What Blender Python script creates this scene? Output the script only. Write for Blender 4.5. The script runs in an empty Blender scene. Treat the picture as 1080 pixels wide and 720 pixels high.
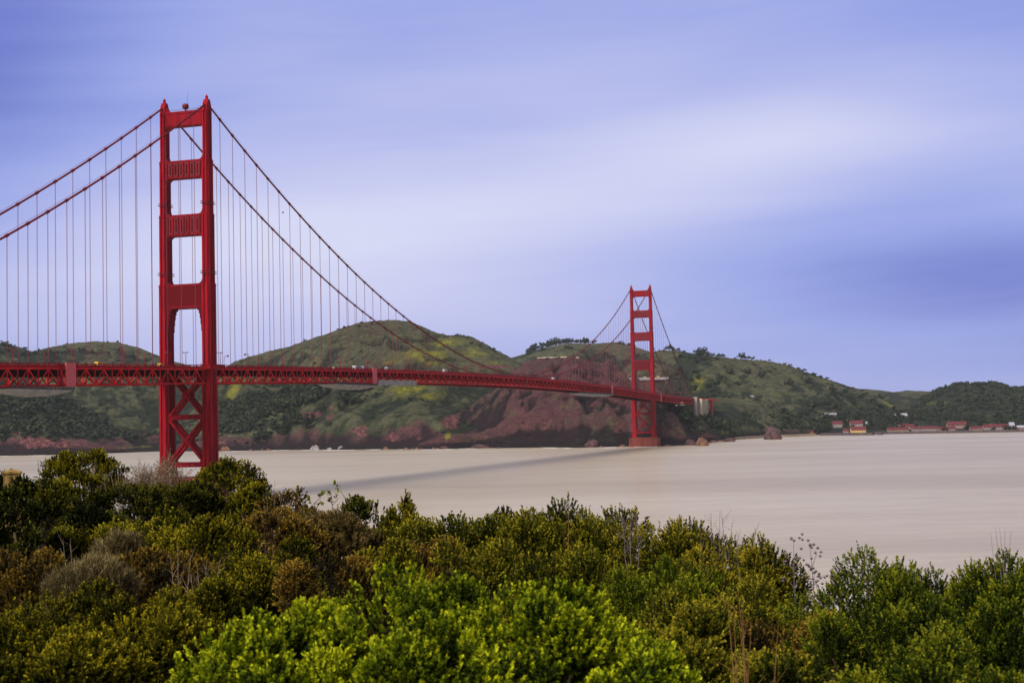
import bpy, math, random
import numpy as np
from mathutils import Matrix, Vector

# ------------------------------------------------------------------ camera
scn = bpy.context.scene
CAM = np.array([413.96, -725.85, 40.56])
YAW, PIT, ROL, FPX = 0.2945332, 0.0557341, -0.0230118, 1504.27   # FPX for a 1080 px wide frame
cy_, sy_ = math.cos(YAW), math.sin(YAW)
cp_, sp_ = math.cos(PIT), math.sin(PIT)
cr_, sr_ = math.cos(ROL), math.sin(ROL)
R0 = np.array([cy_, sy_, 0.0]); F0 = np.array([-sy_, cy_, 0.0]); UPV = np.array([0, 0, 1.0])
FW = F0*cp_ + UPV*sp_
DN = F0*sp_ - UPV*cp_
RI = cr_*R0 - sr_*DN
DI = sr_*R0 + cr_*DN
cam = bpy.data.cameras.new('camera'); cam_o = bpy.data.objects.new('camera', cam)
scn.collection.objects.link(cam_o)
m = Matrix(((RI[0], -DI[0], -FW[0], CAM[0]), (RI[1], -DI[1], -FW[1], CAM[1]), (RI[2], -DI[2], -FW[2], CAM[2]), (0, 0, 0, 1)))
cam_o.matrix_world = m
cam.sensor_width = 36.0; cam.lens = FPX/1080*36; cam.clip_start = 0.1; cam.clip_end = 60000
cam.dof.use_dof = True; cam.dof.focus_distance = 160.0; cam.dof.aperture_fstop = 6.3
scn.camera = cam_o

# ------------------------------------------------------------------ world / sky
SUN_EL, SUN_AZ = math.radians(42), math.radians(196)     # azimuth clockwise from north (+Y)
w = bpy.data.worlds.new('World'); scn.world = w; w.use_nodes = True
nt = w.node_tree; N = nt.nodes; Lk = nt.links; N.clear()
def nd(t, **k):
    n = N.new(t)
    for a, b in k.items(): setattr(n, a, b)
    return n
def mth(op, a, b=None, c=None):
    n = nd('ShaderNodeMath', operation=op)
    for i, v in enumerate((a, b, c)):
        if v is None: continue
        if isinstance(v, (int, float)): n.inputs[i].default_value = v
        else: Lk.new(v, n.inputs[i])
    return n.outputs[0]
sky = nd('ShaderNodeTexSky', sky_type='NISHITA'); sky.sun_disc = False
sky.sun_elevation = SUN_EL; sky.sun_rotation = SUN_AZ; sky.air_density = 1.0; sky.dust_density = 2.0
tc = nd('ShaderNodeTexCoord'); sep = nd('ShaderNodeSeparateXYZ'); Lk.new(tc.outputs['Generated'], sep.inputs[0])
X, Y, Z = sep.outputs
hyp = mth('SQRT', mth('ADD', mth('MULTIPLY', X, X), mth('MULTIPLY', Y, Y)))
el = mth('ARCTAN2', Z, hyp)                       # elevation, radians
az = mth('ADD', mth('ARCTAN2', X, Y), YAW)        # 0 towards the bridge, + to the east
az = mth('MULTIPLY', az, 1.0)
cmb = nd('ShaderNodeCombineXYZ')
Lk.new(mth('MULTIPLY', az, 1.6), cmb.inputs[0])
Lk.new(mth('SUBTRACT', mth('MULTIPLY', el, 10.0), mth('MULTIPLY', az, .5)), cmb.inputs[1])
n1 = nd('ShaderNodeTexNoise'); n1.inputs['Scale'].default_value = 2.0; n1.inputs['Detail'].default_value = 5; n1.inputs['Roughness'].default_value = .5
n1.inputs['Distortion'].default_value = .3
Lk.new(cmb.outputs[0], n1.inputs['Vector'])
cmb2 = nd('ShaderNodeCombineXYZ')
Lk.new(mth('MULTIPLY', az, 2.0), cmb2.inputs[0]); Lk.new(mth('SUBTRACT', mth('MULTIPLY', el, 30.0), mth('MULTIPLY', az, 1.6)), cmb2.inputs[1]); cmb2.inputs[2].default_value = 4.7
n2 = nd('ShaderNodeTexNoise'); n2.inputs['Scale'].default_value = 2.5; n2.inputs['Detail'].default_value = 7; n2.inputs['Roughness'].default_value = .65; n2.inputs['Distortion'].default_value = .5
Lk.new(cmb2.outputs[0], n2.inputs['Vector'])
def band(a0, e0, ra, re, tilt):
    # soft elongated cloud bank centred on azimuth a0, elevation e0 (degrees)
    da = mth('DIVIDE', mth('SUBTRACT', az, math.radians(a0)), math.radians(ra))
    e_ = mth('SUBTRACT', mth('SUBTRACT', el, math.radians(e0)), mth('MULTIPLY', mth('SUBTRACT', az, math.radians(a0)), tilt))
    de = mth('DIVIDE', e_, math.radians(re))
    r2 = mth('ADD', mth('MULTIPLY', da, da), mth('MULTIPLY', de, de))
    return mth('EXPONENT', mth('MULTIPLY', r2, -1.0))
BANDS = [(3, 8.8, 10, 1.9, .07, .30), (11, 11.0, 7, 1.5, .02, .34), (-9, 7.6, 9, 2.4, .0, .42), (-14, 4.6, 9, 2.6, .0, .22), (0, 12.5, 12, 3.0, .02, .10),
         (17, 5.2, 8, 2.6, .02, -.26), (-2, 4.6, 8, 1.8, .0, .12), (-22, 14.5, 8, 5.5, .2, -.42), (22, 3.5, 5, 3.0, .0, -.12), (23, 16, 8, 3.5, -.1, -.16), (12, 16.2, 9, 1.6, .0, -.06), (-20, 7.5, 4, 2, 0, -.08)]
acc = None
for (a0, e0, ra, re, ti, s) in BANDS:
    v = mth('MULTIPLY', band(a0, e0, ra, re, ti), s)
    acc = v if acc is None else mth('ADD', acc, v)
cl = mth('ADD', acc, mth('MULTIPLY', mth('SUBTRACT', n1.outputs[0], .5), .34))
cl = mth('ADD', cl, mth('MULTIPLY', mth('SUBTRACT', n2.outputs[0], .5), .10))
cl = mth('ADD', cl, .50)
ramp = nd('ShaderNodeValToRGB'); cr = ramp.color_ramp
cr.elements[0].position = 0.0; cr.elements[0].color = (.090, .125, .56, 1)
cr.elements[1].position = 1.0; cr.elements[1].color = (.72, .73, .96, 1)
e = cr.elements.new(.38); e.color = (.32, .385, .83, 1)
e = cr.elements.new(.70); e.color = (.56, .58, .91, 1)
Lk.new(cl, ramp.inputs[0])
# unseen sky overhead set to an even grey, to neutralise the blue light
mr = nd('ShaderNodeMapRange'); mr.inputs[1].default_value = math.radians(19); mr.inputs[2].default_value = math.radians(42)
Lk.new(el, mr.inputs[0])
# unseen sky behind the viewpoint darkened to cut fill light and deepen shadows
mrb = nd('ShaderNodeMapRange'); mrb.inputs[1].default_value = .75; mrb.inputs[2].default_value = 1.6; Lk.new(mth('ABSOLUTE', az), mrb.inputs[0])
mxb = nd('ShaderNodeMixRGB'); mxb.inputs[2].default_value = (.20, .21, .27, 1); Lk.new(mrb.outputs[0], mxb.inputs[0]); Lk.new(ramp.outputs[0], mxb.inputs[1])
mx = nd('ShaderNodeMixRGB'); mx.inputs[2].default_value = (.34, .34, .35, 1)
Lk.new(mr.outputs[0], mx.inputs[0]); Lk.new(mxb.outputs[0], mx.inputs[1])
bg1 = nd('ShaderNodeBackground'); bg1.inputs[1].default_value = .10; Lk.new(sky.outputs[0], bg1.inputs[0])
bg2 = nd('ShaderNodeBackground'); bg2.inputs[1].default_value = 1.0; Lk.new(mx.outputs[0], bg2.inputs[0])
ms = nd('ShaderNodeMixShader'); ms.inputs[0].default_value = .90
Lk.new(bg1.outputs[0], ms.inputs[1]); Lk.new(bg2.outputs[0], ms.inputs[2])
wo = nd('ShaderNodeOutputWorld'); Lk.new(ms.outputs[0], wo.inputs[0])

# ------------------------------------------------------------------ sun, exposure
sd = bpy.data.lights.new('sun', 'SUN'); sd.energy = 4.9; sd.angle = math.radians(30); sd.color = (1.0, .93, .82)
so = bpy.data.objects.new('sun', sd); scn.collection.objects.link(so)
tosun = Vector((math.sin(SUN_AZ)*math.cos(SUN_EL), math.cos(SUN_AZ)*math.cos(SUN_EL), math.sin(SUN_EL)))
so.rotation_euler = (-tosun).to_track_quat('-Z', 'Y').to_euler()
scn.view_settings.view_transform = 'Standard'; scn.view_settings.look = 'None'
scn.view_settings.gamma = 1.0; scn.view_settings.exposure = 0.0; scn.view_settings.use_curve_mapping = False
scn.render.resolution_x = 1024; scn.render.resolution_y = 682
scn.cycles.max_bounces = 5; scn.cycles.diffuse_bounces = 2; scn.cycles.glossy_bounces = 2; scn.cycles.volume_bounces = 1

random.seed(7); RNG = np.random.default_rng(11)

# ------------------------------------------------------------------ helpers
COL = scn.collection
def ray(px, py):
    u = (px-540)/FPX; v = (py-360)/FPX
    return FW + RI*u + DI*v
def sk(px, py):
    """pixel -> (lateral / forward, rise / forward)"""
    d = ray(px, py); f = d@F0
    return (d@R0)/f, d[2]/f
def P(px, py, dist):
    s, k = sk(px, py)
    return CAM + (F0 + R0*s)*dist + UPV*(k*dist)
def at_z(px, py, z):
    s, k = sk(px, py); return P(px, py, (z-CAM[2])/k)
def floorc(x, y):
    dx, dy = x-CAM[0], y-CAM[1]
    return dx*R0[0]+dy*R0[1], dx*F0[0]+dy*F0[1]       # u, w
def to_world(u, w_):
    return CAM[0]+R0[0]*u+F0[0]*w_, CAM[1]+R0[1]*u+F0[1]*w_

def tag(o, label=None, cat=None, group=None, kind=None):
    if label: o['label'] = label
    if cat: o['category'] = cat
    if group: o['group'] = group
    if kind: o['kind'] = kind
    return o
def link(name, me, mats, parent=None, loc=None):
    o = bpy.data.objects.new(name, me); COL.objects.link(o)
    if mats is not None:
        for m_ in (mats if isinstance(mats, (list, tuple)) else [mats]): me.materials.append(m_)
    if parent: o.parent = parent
    if loc is not None: o.location = loc
    return o
def empty(name, loc=(0, 0, 0), rz=0):
    o = bpy.data.objects.new(name, None); COL.objects.link(o); o.location = loc; o.rotation_euler = (0, 0, rz)
    o.empty_display_size = .5
    return o
def npmesh(name, verts, faces, smooth=False, attrs=None, fmat=None):
    """verts (n,3); faces (m,k) integer array, all of the same size k"""
    me = bpy.data.meshes.new(name)
    verts = np.ascontiguousarray(verts, dtype=np.float32); faces = np.ascontiguousarray(faces, dtype=np.int32)
    nf, k = faces.shape
    me.vertices.add(len(verts)); me.vertices.foreach_set('co', verts.ravel())
    me.loops.add(nf*k); me.loops.foreach_set('vertex_index', faces.ravel())
    me.polygons.add(nf); me.polygons.foreach_set('loop_start', np.arange(0, nf*k, k, dtype=np.int32))
    if fmat is not None: me.polygons.foreach_set('material_index', np.asarray(fmat, dtype=np.int32))
    me.update(calc_edges=True)
    me.polygons.foreach_set('use_smooth', np.full(nf, smooth, dtype=bool))
    if attrs:
        for nme, arr in attrs.items():
            a = me.attributes.new(nme, 'FLOAT', 'POINT'); a.data.foreach_set('value', np.ascontiguousarray(arr, dtype=np.float32))
    me.update(); return me

class MB:
    """collects boxes, bars, tubes and prisms into one mesh"""
    def __init__(s): s.v = []; s.f = []; s.fm = []; s.mi = 0
    def add(s, vs, fs):
        b = len(s.v); s.v += [tuple(map(float, v)) for v in vs]; s.f += [tuple(i+b for i in f) for f in fs]; s.fm += [s.mi]*len(fs)
        return s
    def box(s, x0, x1, y0, y1, z0, z1):
        return s.add([(x, y, z) for z in (z0, z1) for y in (y0, y1) for x in (x0, x1)],
                     [(0, 2, 3, 1), (4, 5, 7, 6), (0, 1, 5, 4), (2, 6, 7, 3), (0, 4, 6, 2), (1, 3, 7, 5)])
    def bar(s, a, b, wx, wz, up=(0, 0, 1)):
        a = np.array(a, float); b = np.array(b, float); d = b-a; d /= np.linalg.norm(d)+1e-9
        up = np.array(up, float)
        if abs(d@up) > .98: up = np.array([0, 1.0, 0])
        r = np.cross(d, up); r /= np.linalg.norm(r); q = np.cross(r, d)
        vs = [p+r*i*wx/2+q*j*wz/2 for p in (a, b) for (i, j) in ((-1, -1), (1, -1), (1, 1), (-1, 1))]
        return s.add(vs, [(0, 3, 2, 1), (4, 5, 6, 7)]+[(i, (i+1) % 4, 4+(i+1) % 4, 4+i) for i in range(4)])
    def tube(s, pts, rad, n=8, cap=True):
        pts = [np.array(p, float) for p in pts]; R = rad if isinstance(rad, (list, tuple, np.ndarray)) else [rad]*len(pts)
        b = len(s.v); vs = []
        for i, p in enumerate(pts):
            d = pts[min(i+1, len(pts)-1)]-pts[max(i-1, 0)]; d /= np.linalg.norm(d)+1e-9
            up = np.array([0, 0, 1.0]) if abs(d[2]) < .95 else np.array([0, 1.0, 0])
            r = np.cross(d, up); r /= np.linalg.norm(r); q = np.cross(r, d)
            for k in range(n):
                a = 2*math.pi*k/n; vs.append(p+(r*math.cos(a)+q*math.sin(a))*R[i])
        fs = [(i*n+k, i*n+(k+1) % n, (i+1)*n+(k+1) % n, (i+1)*n+k) for i in range(len(pts)-1) for k in range(n)]
        if cap: fs += [tuple(reversed(range(n))), tuple((len(pts)-1)*n+k for k in range(n))]
        return s.add(vs, fs)
    def prism(s, poly, a, b, axis='y'):
        """extrude the 2D polygon (first, z) along an axis from a to b"""
        n = len(poly)
        if axis == 'y': vs = [(p, a, q) for p, q in poly]+[(p, b, q) for p, q in poly]
        elif axis == 'x': vs = [(a, p, q) for p, q in poly]+[(b, p, q) for p, q in poly]
        else: vs = [(p, q, a) for p, q in poly]+[(p, q, b) for p, q in poly]
        return s.add(vs, [tuple(range(n)), tuple(reversed(range(n, 2*n)))]+[(i, i+n, (i+1) % n+n, (i+1) % n) for i in range(n)])
    def build(s, name, mats, parent=None, smooth=False, loc=None):
        me = bpy.data.meshes.new(name); me.from_pydata(s.v, [], s.f)
        me.polygons.foreach_set('material_index', np.array(s.fm, dtype=np.int32))
        me.update()
        import bmesh
        bm = bmesh.new(); bm.from_mesh(me); bmesh.ops.recalc_face_normals(bm, faces=bm.faces); bm.to_mesh(me); bm.free()
        if smooth: me.polygons.foreach_set('use_smooth', np.full(len(me.polygons), True, dtype=bool))
        return link(name, me, mats, parent, loc)

def copy_tree(o, parent=None):
    c = o.copy(); COL.objects.link(c)
    if parent: c.parent = parent
    for ch in list(o.children): copy_tree(ch, c)
    return c

# value noise
_pt = RNG.random(4096); _pm = RNG.permutation(4096)
def vnoise(x, y):
    xi = np.floor(x).astype(int); yi = np.floor(y).astype(int); fx = x-xi; fy = y-yi
    fx = fx*fx*(3-2*fx); fy = fy*fy*(3-2*fy)
    def h(a, b): return _pt[(_pm[(a & 4095)]+b*57) & 4095]
    return (h(xi, yi)*(1-fx)+h(xi+1, yi)*fx)*(1-fy)+(h(xi, yi+1)*(1-fx)+h(xi+1, yi+1)*fx)*fy
def fbm(x, y, o=5, r=.5):
    a = 0; s = 0; amp = 1
    for i in range(o):
        a = a+amp*vnoise(x*2**i+i*17.3, y*2**i+i*9.1); s += amp; amp *= r
    return a/s
def ridged(x, y, o=4):
    a = 0; s = 0; amp = 1
    for i in range(o):
        a = a+amp*(1-np.abs(2*vnoise(x*2**i+i*31.7, y*2**i+i*5.3)-1)); s += amp; amp *= .5
    return a/s
def sstep(a, b, x):
    t = np.clip((x-a)/(b-a), 0, 1); return t*t*(3-2*t)

# ------------------------------------------------------------------ materials
class Mat:
    def __init__(s, name, rough=.8, spec=.3, metal=0):
        s.m = bpy.data.materials.new(name); s.m.use_nodes = True; s.t = s.m.node_tree; s.b = s.t.nodes['Principled BSDF']
        s.b.inputs['Roughness'].default_value = rough; s.b.inputs['Specular IOR Level'].default_value = spec; s.b.inputs['Metallic'].default_value = metal
    def n(s, t, **k):
        n = s.t.nodes.new(t)
        for a, b in k.items():
            if a in n.inputs: n.inputs[a].default_value = b
            else: setattr(n, a, b)
        return n
    def l(s, a, b): s.t.links.new(a, b)
    def coord(s, scale=(1, 1, 1), rot=(0, 0, 0), kind='Object'):
        c = s.n('ShaderNodeTexCoord'); mp = s.n('ShaderNodeMapping'); s.l(c.outputs[kind], mp.inputs[0])
        mp.inputs['Scale'].default_value = scale; mp.inputs['Rotation'].default_value = rot
        return mp.outputs[0]
    def noise(s, vec, scale, detail=4, rough=.55, dist=0):
        n = s.n('ShaderNodeTexNoise'); n.inputs['Scale'].default_value = scale; n.inputs['Detail'].default_value = detail
        n.inputs['Roughness'].default_value = rough; n.inputs['Distortion'].default_value = dist
        if vec is not None: s.l(vec, n.inputs['Vector'])
        return n.outputs[0]
    def ramp(s, fac, stops):
        r = s.n('ShaderNodeValToRGB'); cr = r.color_ramp
        cr.elements[0].position = stops[0][0]; cr.elements[0].color = (*stops[0][1], 1)
        cr.elements[1].position = stops[-1][0]; cr.elements[1].color = (*stops[-1][1], 1)
        for p, c in stops[1:-1]: e = cr.elements.new(p); e.color = (*c, 1)
        s.l(fac, r.inputs[0]); return r.outputs[0]
    def rng(s, fac, a, b, c=0., d=1.):
        r = s.n('ShaderNodeMapRange'); s.l(fac, r.inputs[0])
        for i, v in zip((1, 2, 3, 4), (a, b, c, d)): r.inputs[i].default_value = v
        return r.outputs[0]
    def mix(s, fac, a, b, bt='MIX'):
        r = s.n('ShaderNodeMixRGB', blend_type=bt)
        for i, v in enumerate((fac, a, b)):
            if isinstance(v, (int, float)): r.inputs[i].default_value = v
            elif isinstance(v, tuple): r.inputs[i].default_value = (*v, 1)
            else: s.l(v, r.inputs[i])
        return r.outputs[0]
    def math(s, op, a, b=None):
        n = s.n('ShaderNodeMath', operation=op)
        for i, v in enumerate((a, b)):
            if v is None: continue
            if isinstance(v, (int, float)): n.inputs[i].default_value = v
            else: s.l(v, n.inputs[i])
        return n.outputs[0]
    def attr(s, name):
        a = s.n('ShaderNodeAttribute'); a.attribute_name = name; return a.outputs['Fac']
    def color(s, c):
        if isinstance(c, tuple): s.b.inputs['Base Color'].default_value = (*c, 1)
        else: s.l(c, s.b.inputs['Base Color'])
        return s
    def bump(s, h, st=.4, dist=.1):
        b = s.n('ShaderNodeBump'); b.inputs['Strength'].default_value = st; b.inputs['Distance'].default_value = dist
        s.l(h, b.inputs['Height']); s.l(b.outputs[0], s.b.inputs['Normal']); return s

def mottled(name, c1, c2, scale, rough=.8, spec=.3, metal=0, detail=4, stretch=(1, 1, 1), bump=0, bdist=.05):
    M = Mat(name, rough, spec, metal); v = M.coord(stretch); f = M.noise(v, scale, detail)
    M.color(M.ramp(f, [(.3, c1), (.7, c2)]))
    if bump: M.bump(f, bump, bdist)
    return M.m

# international-orange steel: streaked, weathered
M = Mat('red_steel', .65, .06)
v = M.coord((1, 1, .12)); f1 = M.noise(v, .55, 5, .6); f2 = M.noise(M.coord(), .12, 3)
c = M.ramp(f1, [(.25, (.12, .002, .007)), (.5, (.26, .003, .012)), (.75, (.38, .010, .016))])
c = M.mix(M.rng(f2, .45, .75, 0, .35), c, (.22, .006, .016)); M.color(c); M.bump(f1, .15, .05)
red = M.m
M = Mat('red_steel_riveted', .65, .06)
v = M.coord(); br = M.n('ShaderNodeTexBrick'); M.l(v, br.inputs['Vector'])
br.inputs['Color1'].default_value = (.16, .002, .009, 1); br.inputs['Color2'].default_value = (.24, .004, .013, 1); br.inputs['Mortar'].default_value = (.10, .002, .006, 1)
br.inputs['Scale'].default_value = .35; br.inputs['Mortar Size'].default_value = .015
M.color(br.outputs[0]); red2 = M.m
truss_m = mottled('red_truss_steel', (.34, .004, .012), (.60, .022, .020), .25, .65, .06)
cable_m = mottled('cable_wrap', (.085, .005, .009), (.18, .008, .014), .5, .6, .1)
rope_m = mottled('suspender_rope', (.15, .022, .05), (.22, .03, .06), .5, .6, .3)
pink = Mat('side_panel_paint', .6, .3); v = pink.coord((1, 1, 1)); f = pink.noise(v, .9, 3)
pink.color(pink.ramp(f, [(.3, (.50, .075, .10)), (.7, (.60, .11, .13))])); pink = pink.m
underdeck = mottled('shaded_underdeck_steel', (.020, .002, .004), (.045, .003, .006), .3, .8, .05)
darkred = mottled('dark_red_paint', (.10, .004, .01), (.16, .006, .014), .3, .6)
asphalt = mottled('asphalt', (.04, .04, .042), (.065, .063, .06), 2, .9)
concrete = mottled('pylon_concrete', (.36, .30, .24), (.50, .43, .34), .12, .9, .2, stretch=(1, 1, .4))
concrete_g = mottled('grey_concrete', (.22, .20, .20), (.32, .29, .28), .12, .9, .2, stretch=(1, 1, .4))
pier_m = mottled('pier_concrete', (.11, .022, .018), (.25, .062, .045), .15, .9, .2, stretch=(1, 1, .3))
lampmetal = mottled('dark_lamp_metal', (.03, .028, .03), (.05, .045, .045), 2, .5)
lampglass = mottled('lamp_glass', (.45, .42, .36), (.55, .5, .42), 2, .3)
tarp = mottled('grey_tarpaulin', (.20, .20, .22), (.36, .35, .37), .25, .8, .2)
scaff = mottled('scaffold_steel', (.035, .03, .035), (.07, .06, .065), .6, .6)
white_p = mottled('white_paint', (.38, .38, .39), (.48, .48, .47), .6, .4)
glass_d = mottled('dark_glass', (.02, .025, .03), (.04, .045, .05), 1, .1, .5)
rubber = mottled('tyre_rubber', (.015, .015, .015), (.03, .03, .03), 5, .9)
yellow_p = mottled('yellow_paint', (.62, .38, .03), (.7, .45, .05), .6, .45)

# ------------------------------------------------------------------ shore and hills (numbers: where the crest shows, and its distance)
LAYERS = []
def layer(knots, foot, name, power=.9, cliff=.2, back=.45, gul=1.0, zf=0.):
    s = []; z = []; zc = []
    for (px, py, zd) in knots:
        a, k = sk(px, py); s.append(a); z.append(CAM[2]+k*zd); zc.append(zd)
    LAYERS.append(dict(s=np.array(s), z=np.array(z), zc=np.array(zc), foot=foot, power=power, cliff=cliff, back=back, gul=gul, zf=zf, name=name))
SHORE = [(-400, 492), (-200, 486), (0, 480.5), (60, 479.5), (110, 478), (165, 476), (240, 475.5), (300, 474.3), (330, 474), (360, 474.2), (400, 473.6), (440, 473.6), (465, 473.5), (500, 472.4), (540, 472.2), (580, 471.6),
         (610, 472), (640, 471.3), (665, 470.6), (700, 470.2), (722, 469.5), (736, 468), (750, 466.6), (766, 465), (780, 463), (805, 461), (830, 460), (870, 458.3), (882, 458), (925, 457.6), (960, 457), (1000, 456.6), (1080, 455.2), (1200, 452), (1400, 447)]
_ss = []; _sw = []
for px, py in SHORE:
    a, k = sk(px, py); _ss.append(a); _sw.append(-CAM[2]/k)
def shore_w(s): return np.interp(s, _ss, _sw)

layer([(-420, 350, 4200), (-250, 340, 4200), (-120, 350, 4100), (-40, 354, 4100), (0, 361.5, 4000), (15, 365, 4000), (35, 370.5, 3950), (52, 366, 3950), (75, 361.5, 4000), (100, 359.5, 4000), (125, 361, 4000), (148, 367, 3950), (165, 374, 3900), (185, 381, 3900), (205, 388, 3850), (240, 402, 3700), (270, 425, 3600), (300, 460, 3500), (320, 480, 3400)],
      lambda s: shore_w(s)+40, 'far_left', 1.0, .05, gul=.9)
layer([(-420, 400, 3300), (-200, 392, 3200), (-60, 398, 3100), (0, 404, 3050), (20, 407, 3000), (45, 413, 2950), (70, 423, 2900), (95, 438, 2800), (115, 451, 2720), (135, 465, 2650), (150, 476, 2600), (165, 486, 2600)],
      lambda s: shore_w(s), 'left_spur', .85, .22, gul=.9)
layer([(175, 470, 2900), (195, 440, 3000), (215, 412, 3200), (230, 394, 3300), (250, 384, 3350), (262, 378, 3400), (285, 372, 3400), (305, 367, 3400), (330, 357, 3400), (355, 348, 3400), (375, 341, 3400), (395, 337.5, 3400), (415, 337, 3400), (430, 339, 3400), (445, 344, 3380), (455, 349.5, 3350), (468, 354.5, 3350), (495, 366, 3300), (520, 380, 3250), (560, 405, 3200), (600, 440, 3150), (640, 480, 3100)],
      lambda s: shore_w(s), 'mid_hill', .95, .13, gul=1.0)
layer([(360, 420, 2900), (400, 392, 3000), (430, 372, 3050), (450, 361, 3080), (470, 354, 3100), (485, 352.5, 3100), (496, 354.5, 3100), (510, 361.5, 3080), (525, 369.5, 3050), (536, 375, 3020), (550, 384, 2980), (575, 400, 2950), (600, 430, 2900), (620, 480, 2850)],
      lambda s: shore_w(s)+180, 'yellow_ridge', 1.0, .03, gul=.7, zf=-10)
layer([(412, 480, 2290), (430, 470, 2300), (455, 455, 2330), (475, 441, 2370), (500, 426, 2420), (525, 408, 2480), (542, 391, 2520), (553, 382, 2540), (565, 377.5, 2550), (590, 376.5, 2550), (612, 377.5, 2550), (628, 383, 2530), (645, 391, 2500), (665, 401, 2450), (690, 412, 2380), (710, 425, 2330), (721, 443, 2270), (729, 458, 2190), (736, 471, 2120), (745, 482, 2100)],
      lambda s: shore_w(s), 'lime_hill', .72, .30, gul=1.7)
layer([(655, 452, 2520), (680, 440, 2500), (700, 434, 2450), (715, 435, 2400), (728, 438, 2385), (740, 441, 2390), (750, 447, 2420), (760, 454, 2440), (772, 463, 2440), (784, 472, 2440)],
      lambda s: shore_w(s), 'pylon_spur', .8, .2, gul=.9)
layer([(500, 400, 4700), (525, 384, 4700), (540, 377, 4600), (553, 373, 4600), (565, 369, 4500), (580, 365, 4500), (600, 361.5, 4500), (625, 362.5, 4500), (650, 360.5, 4500), (668, 365, 4400), (690, 372, 4300), (712, 380, 4200), (745, 395, 4100), (790, 420, 4000)],
      lambda s: shore_w(s)+700, 'far_middle', 1.0, 0, gul=.5, zf=-10)
layer([(560, 420, 3900), (600, 400, 3800), (640, 385, 3750), (665, 376, 3700), (685, 370.5, 3700), (700, 369, 3700), (715, 370, 3700), (735, 374, 3700), (760, 376.5, 3700), (785, 378.5, 3700), (800, 379, 3700), (815, 381, 3700), (835, 386, 3700), (848, 391, 3700), (860, 395.5, 3700), (875, 400.5, 3700), (885, 403.5, 3700), (900, 408.5, 3700), (920, 416, 3650), (950, 432, 3600), (985, 455, 3550)],
      lambda s: np.maximum(shore_w(s)+200, 3050), 'right_hill', .95, 0, gul=.8, zf=4)
layer([(700, 428, 3000), (730, 420, 3000), (755, 418.5, 3000), (780, 418, 3000), (803, 418, 3000), (816, 423, 3000), (830, 431, 3000), (845, 438, 2980), (858, 445, 2950), (870, 452, 2920), (880, 458, 2900), (892, 466, 2880)],
      lambda s: shore_w(s)+12, 'right_spur', .8, .12, gul=.6)
layer([(830, 440, 4700), (862, 420, 4700), (885, 410.5, 4700), (900, 409, 4700), (930, 411.5, 4700), (942, 413.5, 4700), (955, 411.5, 4700), (985, 412.5, 4700), (1010, 418, 4700), (1060, 430, 4700)],
      lambda s: np.maximum(shore_w(s)+500, 3400), 'green_hills', 1.0, 0, gul=.7, zf=6)
layer([(880, 452, 3500), (905, 441, 3500), (930, 437, 3500), (960, 440, 3500), (990, 436, 3500), (1020, 432, 3500), (1060, 434, 3500)],
      lambda s: np.maximum(shore_w(s)+300, 3150), 'fort_slope', 1.0, 0, gul=.5, zf=5)
layer([(960, 430, 4200), (985, 413.5, 4200), (1000, 407.5, 4200), (1015, 405, 4200), (1035, 404.5, 4200), (1052, 404.5, 4200), (1066, 408.5, 4200), (1080, 409.5, 4200), (1110, 412, 4200), (1200, 403, 4200), (1300, 402, 4200), (1420, 400, 4200)],
      lambda s: np.maximum(shore_w(s)+400, 3200), 'wooded_hill', .9, 0, gul=.6, zf=5)

def terrain(s, w_):
    """height and index of the owning layer at lateral ratio s and forward distance w_"""
    s = np.asarray(s, float); w_ = np.asarray(w_, float); u = s*w_
    best = np.full(s.shape, -12.0); own = np.full(s.shape, -1)
    sh = shore_w(s)
    n_big = fbm(u/420+3, w_/420+8, 4)-.5
    rg = ridged(u/62+fbm(u/90, w_/90, 3)*2.2, w_/210+3, 4)-.62
    rg2 = ridged(u/160+w_/900+fbm(u/200, w_/200, 3)*1.5+7, w_/520+3, 4)-.62
    rg3 = ridged(u/27+fbm(u/50+4, w_/50, 3)*2.0+11, w_/95+1, 3)-.62
    fine = fbm(u/16, w_/16, 4)-.5
    for i, L in enumerate(LAYERS):
        zc = np.interp(s, L['s'], L['z'], left=-60, right=-60); wc = np.interp(s, L['s'], L['zc']); wf = L['foot'](s)
        wc = np.maximum(wc, wf+60)
        t = (w_-wf)/(wc-wf); tt = np.clip(t, 0, 1)
        hgt = zc-L['zf']
        prof = L['cliff']*sstep(0, .07, tt)+(1-L['cliff'])*tt**L['power']
        prof = prof*(1-.0)+.06*np.sin(tt*math.pi*2)*-1*(1-L['cliff'])
        z = L['zf']+hgt*prof
        env = np.sin(np.clip(tt, 0, 1)*math.pi)**.7
        amp = np.clip(hgt, 0, 220)
        z = z+env*L['gul']*amp*((.32*rg+.14*rg3)*np.where(L['cliff'] > .18, 1, .45)+.36*rg2+.14*n_big)
        z = z+fine*np.clip(amp*.03, 0, 5)*sstep(0, .12, tt)
        back = zc-(w_-wc)*L['back']*(1+.3*rg2)
        z = np.where(t > 1, back, z); z = np.where(t < 0, -12, z)
        upd = z > best
        best = np.where(upd, z, best); own = np.where(upd, i, own)
    # low shelf behind the shore
    d = w_-sh
    shelf = np.where(d > 0, 2.5*sstep(0, 12, d)+2.0*sstep(40, 200, d), -12.0)
    shelf = np.where(w_ > 6200, -12, shelf)
    upd = shelf > best
    best = np.where(upd, shelf, best); own = np.where(upd & (d > 0), 99, own)
    return best, own
def tz(px, w_):
    s, k = sk(px, 440); z, o = terrain(np.array([s]), np.array([float(w_)])); return z[0]
_hits = {}
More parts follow.
